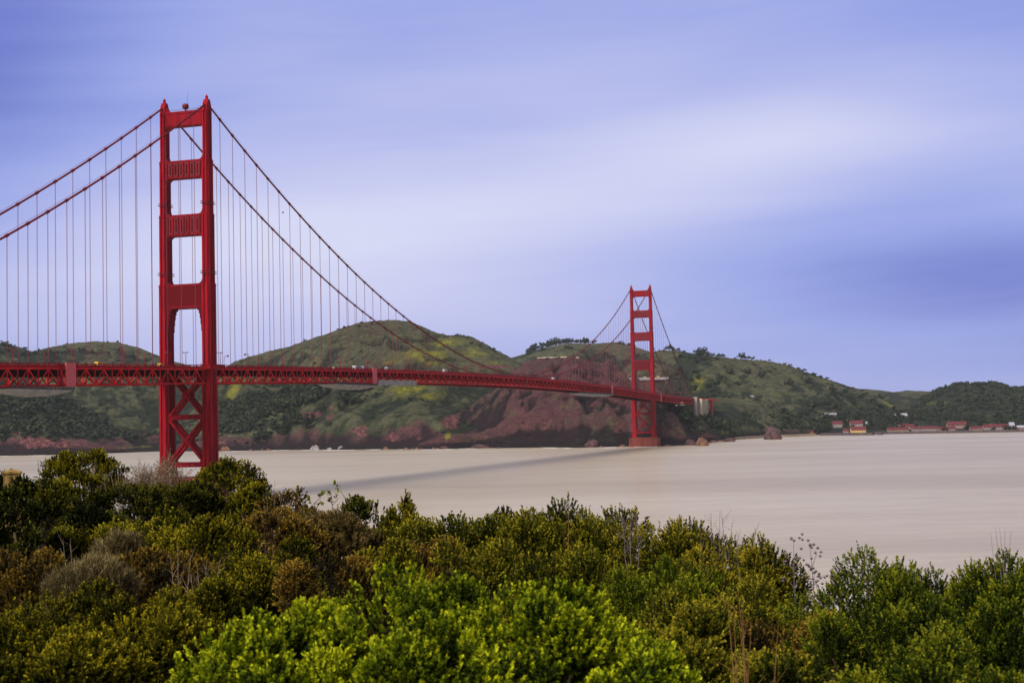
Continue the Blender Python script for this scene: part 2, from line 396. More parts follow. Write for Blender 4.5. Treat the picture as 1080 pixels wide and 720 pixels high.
def hit(px, py, w0=1900, w1=6000, prefer=None):
    """first point of the terrain seen at a photo position"""
    ws = np.linspace(w0, w1, 1600)
    s, k = sk(px, py); z, o = terrain(np.full(ws.shape, s), ws); line = CAM[2]+k*ws
    ok = (z >= line) & (z > .2)
    if not ok.any():
        j = int(np.argmax(z-line))
    else: j = int(np.argmax(ok))
    x, y = to_world(s*ws[j], ws[j]); return np.array([x, y, z[j]]), ws[j]

# grid
ss = np.linspace(-.62, .66, 1150)
wl = np.concatenate([np.linspace(0, 1, 60)**1.0*.05, .05+np.linspace(0, 1, 330)[1:]**1.25*.95])
S, T = np.meshgrid(ss, wl, indexing='ij')
W0 = shore_w(ss)[:, None]-14
Wg = W0+T*(6300-W0)
Zg, OWN = terrain(S, Wg)
Ug = S*Wg
xg, yg = to_world(Ug, Wg)
verts = np.stack([xg, yg, np.maximum(Zg, -6)], -1).reshape(-1, 3)
ni, nj = S.shape; idx = np.arange(ni*nj).reshape(ni, nj)
faces = np.stack([idx[:-1, :-1], idx[1:, :-1], idx[1:, 1:], idx[:-1, 1:]], -1).reshape(-1, 4)
keep = (np.maximum(Zg, -6).reshape(-1)[faces] > -5.9).any(1)
faces = faces[keep]
LN = {L['name']: i for i, L in enumerate(LAYERS)}
rock = np.zeros(S.shape); wood = np.zeros(S.shape); yel = np.zeros(S.shape)
nz = fbm(Ug/70+5, Wg/110+2, 5); nz2 = fbm(Ug/200+15, Wg/260+2, 4)
dz = Zg
rock = sstep(.40, .60, nz)*1.0*(OWN == LN['lime_hill'])*.5+.62*(OWN == LN['lime_hill'])
rock = np.maximum(rock, (sstep(44, 10, dz+(nz-.5)*50))*np.isin(OWN, [LN['far_left'], LN['left_spur'], LN['mid_hill'], LN['yellow_ridge'], LN['pylon_spur']]))
rock = np.maximum(rock, .9*sstep(14, 5, dz+(nz-.5)*14)*(OWN == LN['right_spur']))
def blob(px, py, rx, ry, st=1.0, w0=1900):
    p, wd = hit(px, py, w0); u0, w_0 = floorc(p[0], p[1])
    ru = rx/FPX*wd; rz = ry/FPX*wd
    d2 = ((Ug-u0)/ru)**2+((Zg-p[2])/rz)**2+((Wg-w_0)/420)**2
    return st*np.exp(-d2*1.1)
for a in [(246, 412, 9, 16, 1.2), (235, 425, 6, 9, .8), (430, 412, 22, 9, 1.), (455, 417, 22, 7, .8), (445, 372, 30, 10, 1.0), (470, 362, 26, 7, .9), (410, 383, 16, 5, .7), (500, 372, 20, 8, .8), (455, 384, 20, 5, .7), (520, 383, 14, 4, .7),
          (738, 402, 8, 12, .7), (733, 409, 8, 6, .6), (805, 420, 8, 3, .9), (760, 432, 7, 5, .5), (150, 471, 18, 2, 1.), (938, 427, 12, 5, 1.1), (905, 427, 16, 3, .5), (870, 402, 12, 3, .6), (985, 425, 14, 3, .7), (833, 396, 10, 4, .4), (960, 430, 10, 4, .5), (765, 455, 10, 6, 1.),
          (540, 436, 12, 10, .5), (520, 440, 10, 12, .4), (535, 400, 18, 8, .35), (472, 460, 5, 5, 1.2), (624, 458, 4, 3, .8), (920, 415, 16, 4, .4), (1075, 445, 9, 2, .4)]:
    yel = np.maximum(yel, blob(*a))
yel = np.clip(yel*(.55+.9*nz), 0, 1)
for a in [(270, 428, 55, 17, 1.3), (320, 418, 40, 14, 1.2), (255, 448, 35, 10, 1.0), (380, 410, 14, 7, 1), (300, 450, 8, 6, .9), (350, 445, 8, 8, .4), (770, 405, 10, 6, .6), (785, 400, 8, 9, .7), (840, 410, 18, 10, .8), (870, 425, 30, 9, 1.2), (850, 435, 20, 9, 1), (720, 440, 14, 8, .9), (900, 438, 30, 6, 1.0), (970, 440, 40, 7, 1.2), (950, 443, 30, 4, 1.1), (780, 445, 22, 8, .7), (700, 395, 15, 8, .5), (640, 372, 30, 6, .5), (560, 378, 15, 5, .6)]:
    wood = np.maximum(wood, blob(*a))
wood = np.maximum(wood, .95*(OWN == LN['wooded_hill'])); wood = np.maximum(wood, .85*(OWN == LN['left_spur'])*(dz > 28)); wood = np.maximum(wood, .55*(OWN == LN['fort_slope']))
wood = np.maximum(wood, .7*sstep(.52, .62, nz2)*np.isin(OWN, [LN['right_hill'], LN['far_middle'], LN['green_hills'], LN['far_left'], LN['right_spur']]))
wood = np.clip(wood*(.5+.9*nz), 0, 1)
rock = np.clip(rock, 0, 1)*(1-.8*yel)
scree = np.zeros(S.shape)
for a in [(270+60, 438, 12, 5, 1.), (347, 440, 6, 5, 1), (350, 430, 12, 3, .8), (415, 462, 10, 6, 1.), (440, 463, 14, 5, .6), (235, 466, 14, 4, .7), (40, 468, 40, 8, 1.0), (20, 460, 14, 10, .9), (70, 470, 20, 5, .9), (475, 445, 14, 10, .9), (380, 455, 30, 8, .6), (400, 385, 18, 3, .8), (520, 387, 30, 3, .9), (1000-20, 433, 8, 2, .6), (30, 372, 60, 7, .35), (110, 375, 40, 6, .3)]:
    scree = np.maximum(scree, blob(*a))
scree = np.clip(scree*(.4+1.1*nz), 0, 1)
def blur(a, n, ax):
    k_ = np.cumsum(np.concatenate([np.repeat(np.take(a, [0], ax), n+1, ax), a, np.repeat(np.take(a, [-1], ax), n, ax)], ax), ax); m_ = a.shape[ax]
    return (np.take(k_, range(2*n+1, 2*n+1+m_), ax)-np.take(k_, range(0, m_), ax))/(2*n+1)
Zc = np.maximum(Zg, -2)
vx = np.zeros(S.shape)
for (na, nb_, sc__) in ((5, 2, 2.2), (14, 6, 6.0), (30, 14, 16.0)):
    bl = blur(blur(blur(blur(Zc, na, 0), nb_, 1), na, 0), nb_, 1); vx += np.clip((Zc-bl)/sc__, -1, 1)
ridge = np.clip(.5+vx*.30, 0, 1)  # crests lightened, hollows darkened in the colour: gully scrub plus painted relief shading
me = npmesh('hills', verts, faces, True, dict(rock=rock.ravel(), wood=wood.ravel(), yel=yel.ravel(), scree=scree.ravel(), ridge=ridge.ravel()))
M = Mat('hill_ground', .95, .1)
g = M.n('ShaderNodeNewGeometry'); pos = g.outputs['Position']
mpn = M.n('ShaderNodeMapping'); M.l(pos, mpn.inputs[0]); mpn.inputs['Scale'].default_value = (1, 1, 1.6); pv = mpn.outputs[0]
nA = M.noise(pv, .012, 8, .62); nB = M.noise(pv, .045, 8, .72); nC = M.noise(pv, .16, 6, .75); nD = M.noise(pv, .004, 3, .5)
grass = M.ramp(nA, [(.32, (.024, .031, .022)), (.5, (.064, .078, .036)), (.66, (.135, .135, .055))])
grass = M.mix(M.rng(nD, .4, .62, 0, .7), grass, (.058, .074, .036))
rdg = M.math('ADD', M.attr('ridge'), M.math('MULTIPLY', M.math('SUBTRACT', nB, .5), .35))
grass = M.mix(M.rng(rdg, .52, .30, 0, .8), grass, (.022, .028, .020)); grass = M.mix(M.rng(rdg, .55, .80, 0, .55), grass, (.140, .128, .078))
scrub = M.ramp(nB, [(.42, (1, 1, 1)), (.60, (.38, .42, .40))]); grass = M.mix(.95, grass, scrub, 'MULTIPLY')
ye = M.ramp(nB, [(.35, (.070, .090, .018)), (.58, (.26, .245, .028))])
rk = M.ramp(nB, [(.30, (.018, .012, .016)), (.43, (.050, .022, .030)), (.55, (.100, .038, .044)), (.66, (.17, .088, .075)), (.8, (.28, .18, .14))])
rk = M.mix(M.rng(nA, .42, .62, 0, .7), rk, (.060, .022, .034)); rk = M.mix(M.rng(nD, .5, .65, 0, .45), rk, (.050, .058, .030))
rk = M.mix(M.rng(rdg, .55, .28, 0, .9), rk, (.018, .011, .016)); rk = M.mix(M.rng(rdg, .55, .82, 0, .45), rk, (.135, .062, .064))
wd_ = M.ramp(nC, [(.3, (.012, .019, .013)), (.7, (.032, .042, .022))])
sc = M.ramp(nC, [(.32, (.050, .018, .026)), (.5, (.13, .045, .055)), (.68, (.25, .12, .11))])
def edge(a, lo=.35, hi=.6):      # an attribute's border broken up by noise
    return M.rng(M.math('ADD', M.attr(a), M.math('MULTIPLY', M.math('SUBTRACT', nB, .5), 1.6)), lo, hi)
c = M.mix(edge('wood', .38, .55), grass, wd_); c = M.mix(M.math('MULTIPLY', edge('yel', .30, .95), .9), c, ye); c = M.mix(edge('rock', .36, .62), c, rk); c = M.mix(edge('scree', .40, .62), c, sc)
c = M.mix(.75, c, M.ramp(nC, [(.36, (.42, .44, .46)), (.50, (.97, .97, .97)), (.64, (1.45, 1.42, 1.25))]), 'MULTIPLY')
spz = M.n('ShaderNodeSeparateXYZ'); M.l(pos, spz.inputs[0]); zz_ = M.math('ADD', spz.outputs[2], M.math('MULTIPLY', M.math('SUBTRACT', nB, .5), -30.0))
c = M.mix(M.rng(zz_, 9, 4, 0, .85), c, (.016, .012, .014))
M.color(c)
b = M.n('ShaderNodeBump'); b.inputs['Strength'].default_value = 1.0; b.inputs['Distance'].default_value = 14.0
M.l(M.math('ADD', nB, M.math('MULTIPLY', nC, .35)), b.inputs['Height']); M.l(b.outputs[0], M.b.inputs['Normal'])
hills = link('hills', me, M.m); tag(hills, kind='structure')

# ------------------------------------------------------------------ water
wm = npmesh('water', [(-8900, -5900, 0), (8900, -5900, 0), (8900, 12900, 0), (-8900, 12900, 0)], [(0, 1, 2, 3)])
M = Mat('silty_water', .30, .5)
g = M.n('ShaderNodeNewGeometry'); pos = g.outputs['Position']
def wmap(sc, rot=YAW):
    mp = M.n('ShaderNodeMapping'); mp.vector_type = 'TEXTURE'; M.l(pos, mp.inputs[0]); mp.inputs['Rotation'].default_value = (0, 0, rot); mp.inputs['Scale'].default_value = sc
    return mp.outputs[0]
wa = M.noise(wmap((900, 260, 100)), 1.0, 5, .55, .6); wb = M.noise(wmap((120, 26, 100), YAW+.08), 1.0, 5, .6, .3); wc_ = M.noise(wmap((26, 4.5, 100)), 1., 6, .7)
sp_n = M.n('ShaderNodeSeparateXYZ'); M.l(pos, sp_n.inputs[0])
c = M.ramp(wa, [(.32, (.35, .285, .215)), (.5, (.435, .365, .285)), (.7, (.49, .425, .35))])
c = M.mix(M.rng(wb, .35, .7, 0, .22), c, (.26, .22, .185)); c = M.mix(M.rng(wc_, .45, .75, 0, .42), c, (.20, .17, .15))
# faint dark streak painted into the water colour as the bridge deck's shadow
px_, py_ = sp_n.outputs[0], sp_n.outputs[1]
p0 = at_z(674, 472.2, 0); p1 = at_z(437, 518, 0)
dr = (p1-p0)[:2]; LEN = float(np.linalg.norm(dr)); dr = dr/LEN
ax = M.math('SUBTRACT', px_, float(p0[0])); ay = M.math('SUBTRACT', py_, float(p0[1]))
along = M.math('ADD', M.math('MULTIPLY', ax, float(dr[0])), M.math('MULTIPLY', ay, float(dr[1])))
cross = M.math('ADD', M.math('MULTIPLY', ax, float(-dr[1])), M.math('MULTIPLY', ay, float(dr[0])))
cross = M.math('ADD', cross, M.math('MULTIPLY', M.math('SUBTRACT', wb, .5), 26.0))
wid = M.math('ADD', 17.0, M.math('MULTIPLY', M.math('MAXIMUM', along, 0.0), .028))
q = M.math('DIVIDE', cross, wid); bandw = M.math('EXPONENT', M.math('MULTIPLY', M.math('MULTIPLY', q, q), -1.0))
fade = M.math('MULTIPLY', M.rng(along, -30, 15), M.rng(along, LEN*1.6, LEN*.3))
c = M.mix(M.math('MULTIPLY', M.math('MULTIPLY', bandw, fade), .25), c, (.17, .125, .105))
M.color(c)
hgt = M.math('ADD', M.math('MULTIPLY', wb, .5), M.math('MULTIPLY', wc_, .12))
M.bump(hgt, .45, 1.6); M.b.inputs['Specular IOR Level'].default_value = 0.0; M.b.inputs['Roughness'].default_value = 1.0
df = M.n('ShaderNodeBsdfDiffuse'); M.l(c, df.inputs[0]); gl = M.n('ShaderNodeBsdfGlossy'); gl.inputs['Roughness'].default_value = .22; gl.inputs['Color'].default_value = (.92, .92, .92, 1)
bn = [n_ for n_ in M.t.nodes if n_.type == 'BUMP'][0]; M.l(bn.outputs[0], df.inputs['Normal']); M.l(bn.outputs[0], gl.inputs['Normal'])
lw = M.n('ShaderNodeFresnel'); lw.inputs['IOR'].default_value = 1.33
mxw = M.n('ShaderNodeMixShader'); M.l(M.rng(lw.outputs[0], 0, 1, .04, .34), mxw.inputs[0]); M.l(df.outputs[0], mxw.inputs[1]); M.l(gl.outputs[0], mxw.inputs[2]); M.l(mxw.outputs[0], M.t.nodes['Material Output'].inputs[0])
M.t.nodes.remove(M.b)
water = link('water', wm, M.m); tag(water, kind='structure')

# foam streaks along the far shore (surf line): a strip lying just above the water
vs = []; fs = []
s_f = np.linspace(-.36, .10, 500); wsh = shore_w(s_f)
off = 2+30*fbm(s_f*60, s_f*0+2, 3); wd2 = np.clip((fbm(s_f*90, s_f*0+9, 3)-.46)*260, 0.0, 42)
for i in range(500):
    for q_ in (0, 1):
        x, y = to_world(s_f[i]*(wsh[i]-off[i]-q_*wd2[i]), wsh[i]-off[i]-q_*wd2[i]); vs.append((x, y, .05))
fs = [(2*i, 2*i+1, 2*i+3, 2*i+2) for i in range(499) if wd2[i] > .5 and wd2[i+1] > .5]
foam_m = mottled('surf_foam', (.55, .54, .52), (.72, .71, .69), .08, .8)
fo = link('surf', npmesh('surf', vs, fs), foam_m); tag(fo, kind='structure')

# ------------------------------------------------------------------ the bridge (x across, y along, origin under the near tower)
EX = 13.7; SPAN = 1280.0; SIDE = 343.0; PN = 7.62
bridge = empty('suspension_bridge', (0, 0, 0)); tag(bridge, 'long red suspension bridge with two stepped towers crossing the strait', 'bridge')
def rail_z(t):                       # top of the footpath railing
    if t < 0: return 76.5+.0256*t
    if t > SPAN:
        d = t-SPAN; return 76.5-.0256*d+.0256*d*d/(2*SIDE)
    return 76.5+8.2*(1-((t-640)/640)**2)
def cable_z(t):
    if t < 0: f = -t/SIDE; return 227+(62-227)*f-4*10.3*f*(1-f)
    if t > SPAN: f = (t-SPAN)/SIDE; return 227+(71-227)*f-4*9.5*f*(1-f)
    return 84.6+142.4*((t-640)/640)**2
SEG = [(222.5, 194.4, 3.6, 6.6), (194.4, 163.0, 4.2, 7.8), (163.0, 123.0, 4.8, 8.8), (123.0, 66.0, 5.4, 9.9), (66.0, 13.0, 6.0, 10.8)]
def leg_section(hx, hy):             # fluted, re-entrant corners
    a, b = .16*hx, .14*hy
    q = [(hx-2*a, hy), (hx-2*a, hy-b), (hx-a, hy-b), (hx-a, hy-2*b), (hx, hy-2*b)]
    fl = [(hx, .34*hy), (hx-.75, .34*hy), (hx-.75, .08*hy), (hx, .08*hy)]
    side = q+fl
    def mirror_y(p): return [(x, -y) for x, y in reversed(p)]
    right = side+mirror_y(side)       # down the +x face
    # fluting on the y faces
    front = [(.28*hx, -hy), (.28*hx, -hy+.8), (-.28*hx, -hy+.8), (-.28*hx, -hy)]
    left = [(-x, y) for x, y in reversed(right)]
    back = [(-x, -y) for x, y in front]
    return right+front+left+back
def tower(y0, first):
    tw = empty('tower', (0, y0, 0)); tw.parent = bridge
    tag(tw, 'near tower' if first else 'far tower')
    for sx in (-1, 1):
        b = MB()
        for (z1, z0, wx, wy) in SEG:
            sec = leg_section(wx/2, wy/2)
            b.prism([(x+sx*EX, y) for x, y in sec], z0, z1-.004, 'z')
            b.prism([(x*1.05+sx*EX, y*1.04) for x, y in leg_section(wx/2, wy/2)], z1-1.4, z1-.9, 'z')
        # flared foot
        b.prism([(x*1.18+sx*EX, y*1.12) for x, y in leg_section(3.0, 5.4)], 13, 19, 'z')
        b.prism([(x*1.35+sx*EX, y*1.22) for x, y in leg_section(3.0, 5.4)], 13, 15.2, 'z')
        o = b.build('tower_leg', red, tw)
        # saddle housing and finial
        b = MB()
        b.prism([(-2.9, 222.5), (2.9, 222.5), (2.4, 226), (1.0, 229.0), (-1.0, 229.0), (-2.4, 226)], sx*EX-1.5, sx*EX+1.5, 'x')
        b.prism([(sx*(EX-1.8)-.0, 222.5), (sx*(EX-5.0), 222.5), (sx*(EX-3.0), 224.2), (sx*(EX-1.5), 227)], -1.2, 1.2, 'y')
        b.tube([(sx*EX, 0, 229), (sx*EX, 0, 230.2), (sx*EX, 0, 230.6), (sx*EX, 0, 232.0)], [1.1, .8, .95, .05], 8)
        b.build('finial', [red], tw)
        # dark maintenance rings round the shafts
        for zz, wx, wy in ((168.8, 4.2, 7.8), (128.8, 4.8, 8.8)):
            r = MB(); hx, hy = wx/2+.35, wy/2+.35
            for z_ in (zz, zz+1.1):
                r.bar((sx*EX-hx, -hy, z_), (sx*EX+hx, -hy, z_), .22, .22); r.bar((sx*EX-hx, hy, z_), (sx*EX+hx, hy, z_), .22, .22)
                r.bar((sx*EX-hx, -hy, z_), (sx*EX-hx, hy, z_), .22, .22); r.bar((sx*EX+hx, -hy, z_), (sx*EX+hx, hy, z_), .22, .22)
            r.box(sx*EX-hx, sx*EX+hx, -hy, hy, zz-.25, zz-.05)
            r.build('maintenance_ring', darkred, tw)
    def strut(z1, z0, wx, wy, ribs, step=False):
        xi = EX-wx/2+.35; R = 2.6; b = MB()
        def corner(cx, cz, sxn, szn, R, n=6):
            return [(cx+sxn*R*(1-math.sin(a)), cz+szn*R*(1-math.cos(a))) for a in [i*math.pi/2/n for i in range(n+1)]]
        # outline: top edge with fillets up, bottom edge with fillets down
        top = [(-xi, z1+R)]+[(-xi+R*(1-math.cos(a)), z1+R*(1-math.sin(a))) for a in np.linspace(0, math.pi/2, 7)]
        bot = []
        if step:
            K = [(0, 17.0), (.4, 17.0), (.4, 13.2), (.8, 13.2), (.8, 9.4), (1.2, 9.4), (1.2, 6.0), (1.65, 6.0), (1.65, 3.2), (2.2, 3.2), (2.2, 1.3), (3.1, 1.3), (3.4, 0)]
            bot = [(-xi+a, z0-c_) for a, c_ in K]
        else:
            bot = [(-xi, z0-R*1.15)]+[(-xi+R*(1-math.cos(a)), z0-R*1.15*(1-math.sin(a))) for a in np.linspace(0, math.pi/2, 7)]
        outl = bot+[(-x, z) for x, z in reversed(bot)]+[(-x, z) for x, z in top]+list(reversed(top))
        hy = wy*.36
        # split in convex-friendly vertical slices so the outline fills cleanly
        xs = sorted(set([round(p[0], 3) for p in outl]))
        def zb(x):
            xa = -abs(x); ps = bot
            zz = [p[1] for p in ps if abs(p[0]-xa) < 1e-3]
            if zz: return max(zz)
            for (a, b_) in zip(ps, ps[1:]):
                if a[0] <= xa <= b_[0] and b_[0] > a[0]: return a[1]+(b_[1]-a[1])*(xa-a[0])/(b_[0]-a[0])
            return z0
        def zb_in(x):      # value just inside a step
            xa = -abs(x)-1e-4*0; ps = bot
            zz = [p[1] for p in ps if abs(p[0]-xa) < 1e-3]
            return max(zz) if zz else zb(x)
        def zt(x):
            xa = -abs(x)
            if xa >= -xi+R: return z1
            d = R-(xa+xi); return z1+R-math.sqrt(max(R*R-d*d, 0))
        for xa, xb in zip(xs, xs[1:]):
            xm = (xa+xb)/2
            if step: za = zbm = zb(xm)
            else: za, zbm = zb(xa), zb(xb)
            b.prism([(xa, za), (xb, zbm), (xb, zt(xb)), (xa, zt(xa))], -hy, hy, 'y')
        for sy in (-1, 1):
            y_ = sy*(hy+.25)
            b.box(-xi, xi, min(y_, sy*hy)+.0, max(y_, sy*hy), z1-1.3, z1-.35); b.box(-xi, xi, min(y_, sy*hy), max(y_, sy*hy), z0+.35, z0+1.2)
        o = b.build('portal_strut', red2, tw)
        if ribs:
            for sy in (-1, 1):
                r = MB(); r.mi = 0; r.box(-xi+.9, xi-.9, *(sorted((sy*(hy-.02), sy*(hy+.12)))), z0+1.3, z1-1.4)
                r.mi = 1
                for i in range(ribs):
                    x = -xi+1.4+(2*xi-2.8)*i/(ribs-1); depth = .5+.5*math.cos((x/xi)*math.pi)*.5
                    r.box(x-.32, x+.32, *(sorted((sy*(hy+.1), sy*(hy+.55+depth*.4)))), z0+1.25+(1.2 if i % 2 else 0), z1-1.35-(1.0 if i % 2 else 0))
                r.build('fluting', [darkred, red2], o)
        return o
    strut(223.0, 214.3, 3.6, 6.6, 0); strut(194.4, 184.0, 4.2, 7.8, 13); strut(163.0, 150.8, 4.8, 8.8, 13); strut(123.0, 109.0, 5.4, 9.9, 0, True)
    # bracing below the deck
    xi = EX-2.6
    for (za, zb_) in ((72, 47), (46.0, 21.5)):
        b = MB()
        for sy in (-2.6, 2.6):
            b.bar((-xi, sy, za), (xi, sy, zb_), 1.2, 2.5, (0, 1, 0)); b.bar((xi, sy+.02, za), (-xi, sy+.02, zb_), 1.18, 2.5, (0, 1, 0))
            zc = (za+zb_)/2; b.prism([(-2.6, zc), (0, zc-2.9), (2.6, zc), (0, zc+2.9)], sy-.75, sy+.75, 'y')
            for k in (-1, 1):
                b.prism([(k*xi, zb_-1.5), (k*(xi-2.8), zb_), (k*xi, zb_+3.4)], sy-.7, sy+.7, 'y'); b.prism([(k*xi, za+1.5), (k*(xi-2.8), za), (k*xi, za-3.4)], sy-.72, sy+.72, 'y')
        b.build('cross_brace', red, tw)
    for zz in (47, 20):
        b = MB(); b.box(-xi, xi, -3.2, 3.2, zz-1.3, zz+1.3); b.box(-xi, xi, -3.45, 3.45, zz+.9, zz+1.5); b.build('cross_beam', red2, tw)
    # pier
    b = MB()
    L_, W_ = 22.5, 9.0
    out = [(-L_, -W_+2.5), (-L_+2.5, -W_), (L_-2.5, -W_), (L_, -W_+2.5), (L_, W_-2.5), (L_-2.5, W_), (-L_+2.5, W_), (-L_, W_-2.5)]
    b.prism(out, -5, 2.0, 'z'); b.prism([(x*.96, y*.94) for x, y in out], 2.0, 11.4, 'z'); b.prism([(x*.99, y*.99) for x, y in out], 11.4, 12.4, 'z'); b.prism([(x*.86, y*.8) for x, y in out], 12.4, 13.2, 'z')
    for i in range(-4, 5): b.box(i*4.6-.4, i*4.6+.4, -W_*.94-.45, -W_*.94+.05, -1, 11.2)
    b.build('pier', pier_m, tw)
    return tw
tower(0, True)
tw2 = tower(SPAN, False)
# beacon and mast on the near tower
tw1 = [c for c in bridge.children if c.name.startswith('tower')][0]
b = MB()
b.tube([(0, 0, 223), (0, 0, 224.6)], .5, 8)
b.tube([(0, 0, 224.5), (0, 0, 225.0), (0, 0, 226.6), (0, 0, 227.5), (0, 0, 227.8)], [.8, 1.7, 2.0, 1.4, .4], 14); b.build('beacon', darkred, tw1, True)
b = MB(); b.tube([(1.5, 0, 223), (1.5, 0, 234.5)], [.12, .05], 6); b.build('mast', lampmetal, tw1)
b = MB()
for i in range(14): b.tube([(-9+i*1.4, -2.2, 223), (-9+i*1.4, -2.2, 224.2)], .05, 4)
b.bar((-9, -2.2, 224.2), (9.2, -2.2, 224.2), .1, .1); b.bar((-9, -2.2, 223.6), (9.2, -2.2, 223.6), .08, .08); b.build('top_railing', darkred, tw1)

# deck, trusses and railings
T0, T1e = -SIDE, SPAN+SIDE
ts = np.arange(0, int(round((T1e-T0)/PN))+1)*PN+T0
ts[-1] = T1e
zr = np.array([rail_z(t) for t in ts])
b = MB()
for t0, t1, z0, z1 in zip(ts, ts[1:], zr, zr[1:]):
    b.add([(x, t, z+dz_) for (t, z) in ((t0, z0), (t1, z1)) for (x, dz_) in ((-EX-.4, -1.35), (EX+.4, -1.35), (EX+.4, -1.75), (-EX-.4, -1.75))], [(0, 4, 5, 1), (1, 5, 6, 2), (2, 6, 7, 3), (3, 7, 4, 0)])
b.build('footpath', concrete_g, bridge)
b = MB()
for t0, t1, z0, z1 in zip(ts, ts[1:], zr, zr[1:]):
    b.add([(x, t, z+dz_) for (t, z) in ((t0, z0), (t1, z1)) for (x, dz_) in ((-9.4, -1.30), (9.4, -1.30), (9.4, -2.4), (-9.4, -2.4))], [(0, 4, 5, 1), (1, 5, 6, 2), (2, 6, 7, 3), (3, 7, 4, 0)])
b.build('roadway', asphalt, bridge)
b = MB()
for i, (t, z) in enumerate(zip(ts, zr)):
    b.box(-EX+.4, EX-.4, t-.3, t+.3, z-6.0, z-1.8); b.box(-.4, .4, t, t+7.6, z-5.6, z-2.4)          # floor beams
    b.bar((-EX, t, z-10.2), (EX, t, z-10.2), .5, .5)
    if i < len(ts)-1:
        b.bar((-EX, t, z-10.3), (0, ts[i+1], zr[i+1]-10.3), .4, .4); b.bar((EX, t, z-10.35), (0, ts[i+1], zr[i+1]-10.35), .4, .4)
    if i % 2 == 0:
        b.bar((-EX, t, z-10), (-4, t, z-3.2), .35, .35); b.bar((EX, t, z-10), (4, t, z-3.2), .35, .35)
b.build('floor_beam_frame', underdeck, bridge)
for sx in (-1, 1):
    b = MB(); x = sx*EX
    for i in range(len(ts)-1):
        t0, t1, z0, z1 = ts[i], ts[i+1], zr[i], zr[i+1]
        b.bar((x, t0, z0-2.55), (x, t1, z1-2.55), .75, .95); b.bar((x, t0, z0-10.45), (x, t1, z1-10.45), .75, .75)
        if i % 2 == 0: b.bar((x-.01, t0, z0-10.3), (x-.01, t1, z1-2.7), .5, .5)
        else: b.bar((x-.01, t0, z0-2.7), (x-.01, t1, z1-10.3), .5, .5)
        b.bar((x+.01, t0, z0-10.3), (x+.01, t0, z0-2.7), .42, .34, (0, 1, 0))
        zz = z0-10.3 if i % 2 == 0 else z0-2.8
        s_ = 1 if i % 2 == 0 else -1
        b.prism([(t0-1.2, zz-.3*s_), (t0+1.2, zz-.3*s_), (t0+.5, zz+.9*s_), (t0-.5, zz+.9*s_)], x-.42, x+.42, 'x')
    b.build('stiffening_truss', truss_m, bridge)
    b = MB(); xr = sx*(EX+.35)
    for i in range(len(ts)-1):
        t0, t1, z0, z1 = ts[i], ts[i+1], zr[i], zr[i+1]
        b.bar((xr, t0, z0-.06), (xr, t1, z1-.06), .2, .14); b.bar((xr, t0, z0-1.15), (xr, t1, z1-1.15), .16, .16)
        b.bar((xr+sx*.03, t0, z0-1.68), (xr+sx*.03, t1, z1-1.68), .12, .86)
        for k in range(5):
            f = (k+.5)/5; t = t0+(t1-t0)*f; z = z0+(z1-z0)*f; b.box(xr-.05, xr+.05, t-.42, t+.42, z-1.1, z-.12)
        b.box(xr-.12, xr+.12, t0-.14, t0+.14, z0-1.3, z0+.02)
    b.build('railing', red, bridge)
    for y0 in (0, SPAN):
        b = MB(); zz = 76.5; h = 11.5
        o_ = [(sx*(EX+.3), y0-h), (sx*(EX+5.2), y0-h+3.5), (sx*(EX+5.2), y0+h-3.5), (sx*(EX+.3), y0+h)]
        b.prism(o_, zz-2.6, zz-1.32, 'z')
        for (p, q) in zip(o_, o_[1:]):
            b.bar((p[0], p[1], zz+.05), (q[0], q[1], zz+.05), .18, .14); b.bar((p[0], p[1], zz-1.1), (q[0], q[1], zz-1.1), .14, .14)
            n_ = int(np.hypot(q[0]-p[0], q[1]-p[1])/.55)
            for k in range(n_+1):
                f = k/n_; x_, y_ = p[0]+(q[0]-p[0])*f, p[1]+(q[1]-p[1])*f; b.box(x_-.12, x_+.12, y_-.12, y_+.12, zz-1.3, zz)
        b.build('tower_walkway', red, bridge)
# light red cover panels over the truss, and the dark expansion joint at mid-span
for (t, nm, mt, wd) in ((-136, 'side_panel', pink, 7.8), (243, 'side_panel', pink, 7.8), (1018, 'side_panel', pink, 7.4), (1335, 'side_panel', pink, 7.4), (640, 'joint_panel', darkred, 3)):
    z = rail_z(t); b = MB(); b.box(EX+.45, EX+1.15, t-wd/2, t+wd/2, z-11.2, z+.15)
    for k in range(1, 7): b.box(EX+1.15, EX+1.22, t-wd/2+.1, t+wd/2-.1, z-11.2+k*1.62-.05, z-11.2+k*1.62+.05)
    o = b.build(nm, mt, bridge)
    if nm == 'side_panel': tag(o, 'light red cover panel over one bay of the truss')
b = MB(); z = rail_z(-143); b.box(EX+.45, EX+.9, -144.2, -142.2, z-10.8, z-.6); b.build('panel_frame', red, bridge)

# main cables with clamps
for sx in (-1, 1):
    b = MB(); tt = []; rr = []
    for k in range(-22, 107):
        t = k*15.24
        for dt, r_ in ((-7.62, .51), (-.95, .51), (-.9, .76), (.9, .76), (.95, .51)):
            if -SIDE <= t+dt <= SPAN+SIDE:
                if (k in (0, 84)) and dt > -5: r_ = .51
                tt.append(t+dt); rr.append(r_)
    b.tube([(sx*EX, t, cable_z(t)) for t in tt], rr, 10)
    co = b.build('main_cable', cable_m, bridge)
    tt = np.arange(-SIDE, SPAN+SIDE, 7.62)
    b = MB()
    for off_ in (-.45, .45): b.tube([(sx*EX+off_, t, cable_z(t)+1.35) for t in tt[::2]], .045, 4)
    b.build('hand_rope', cable_m, co)
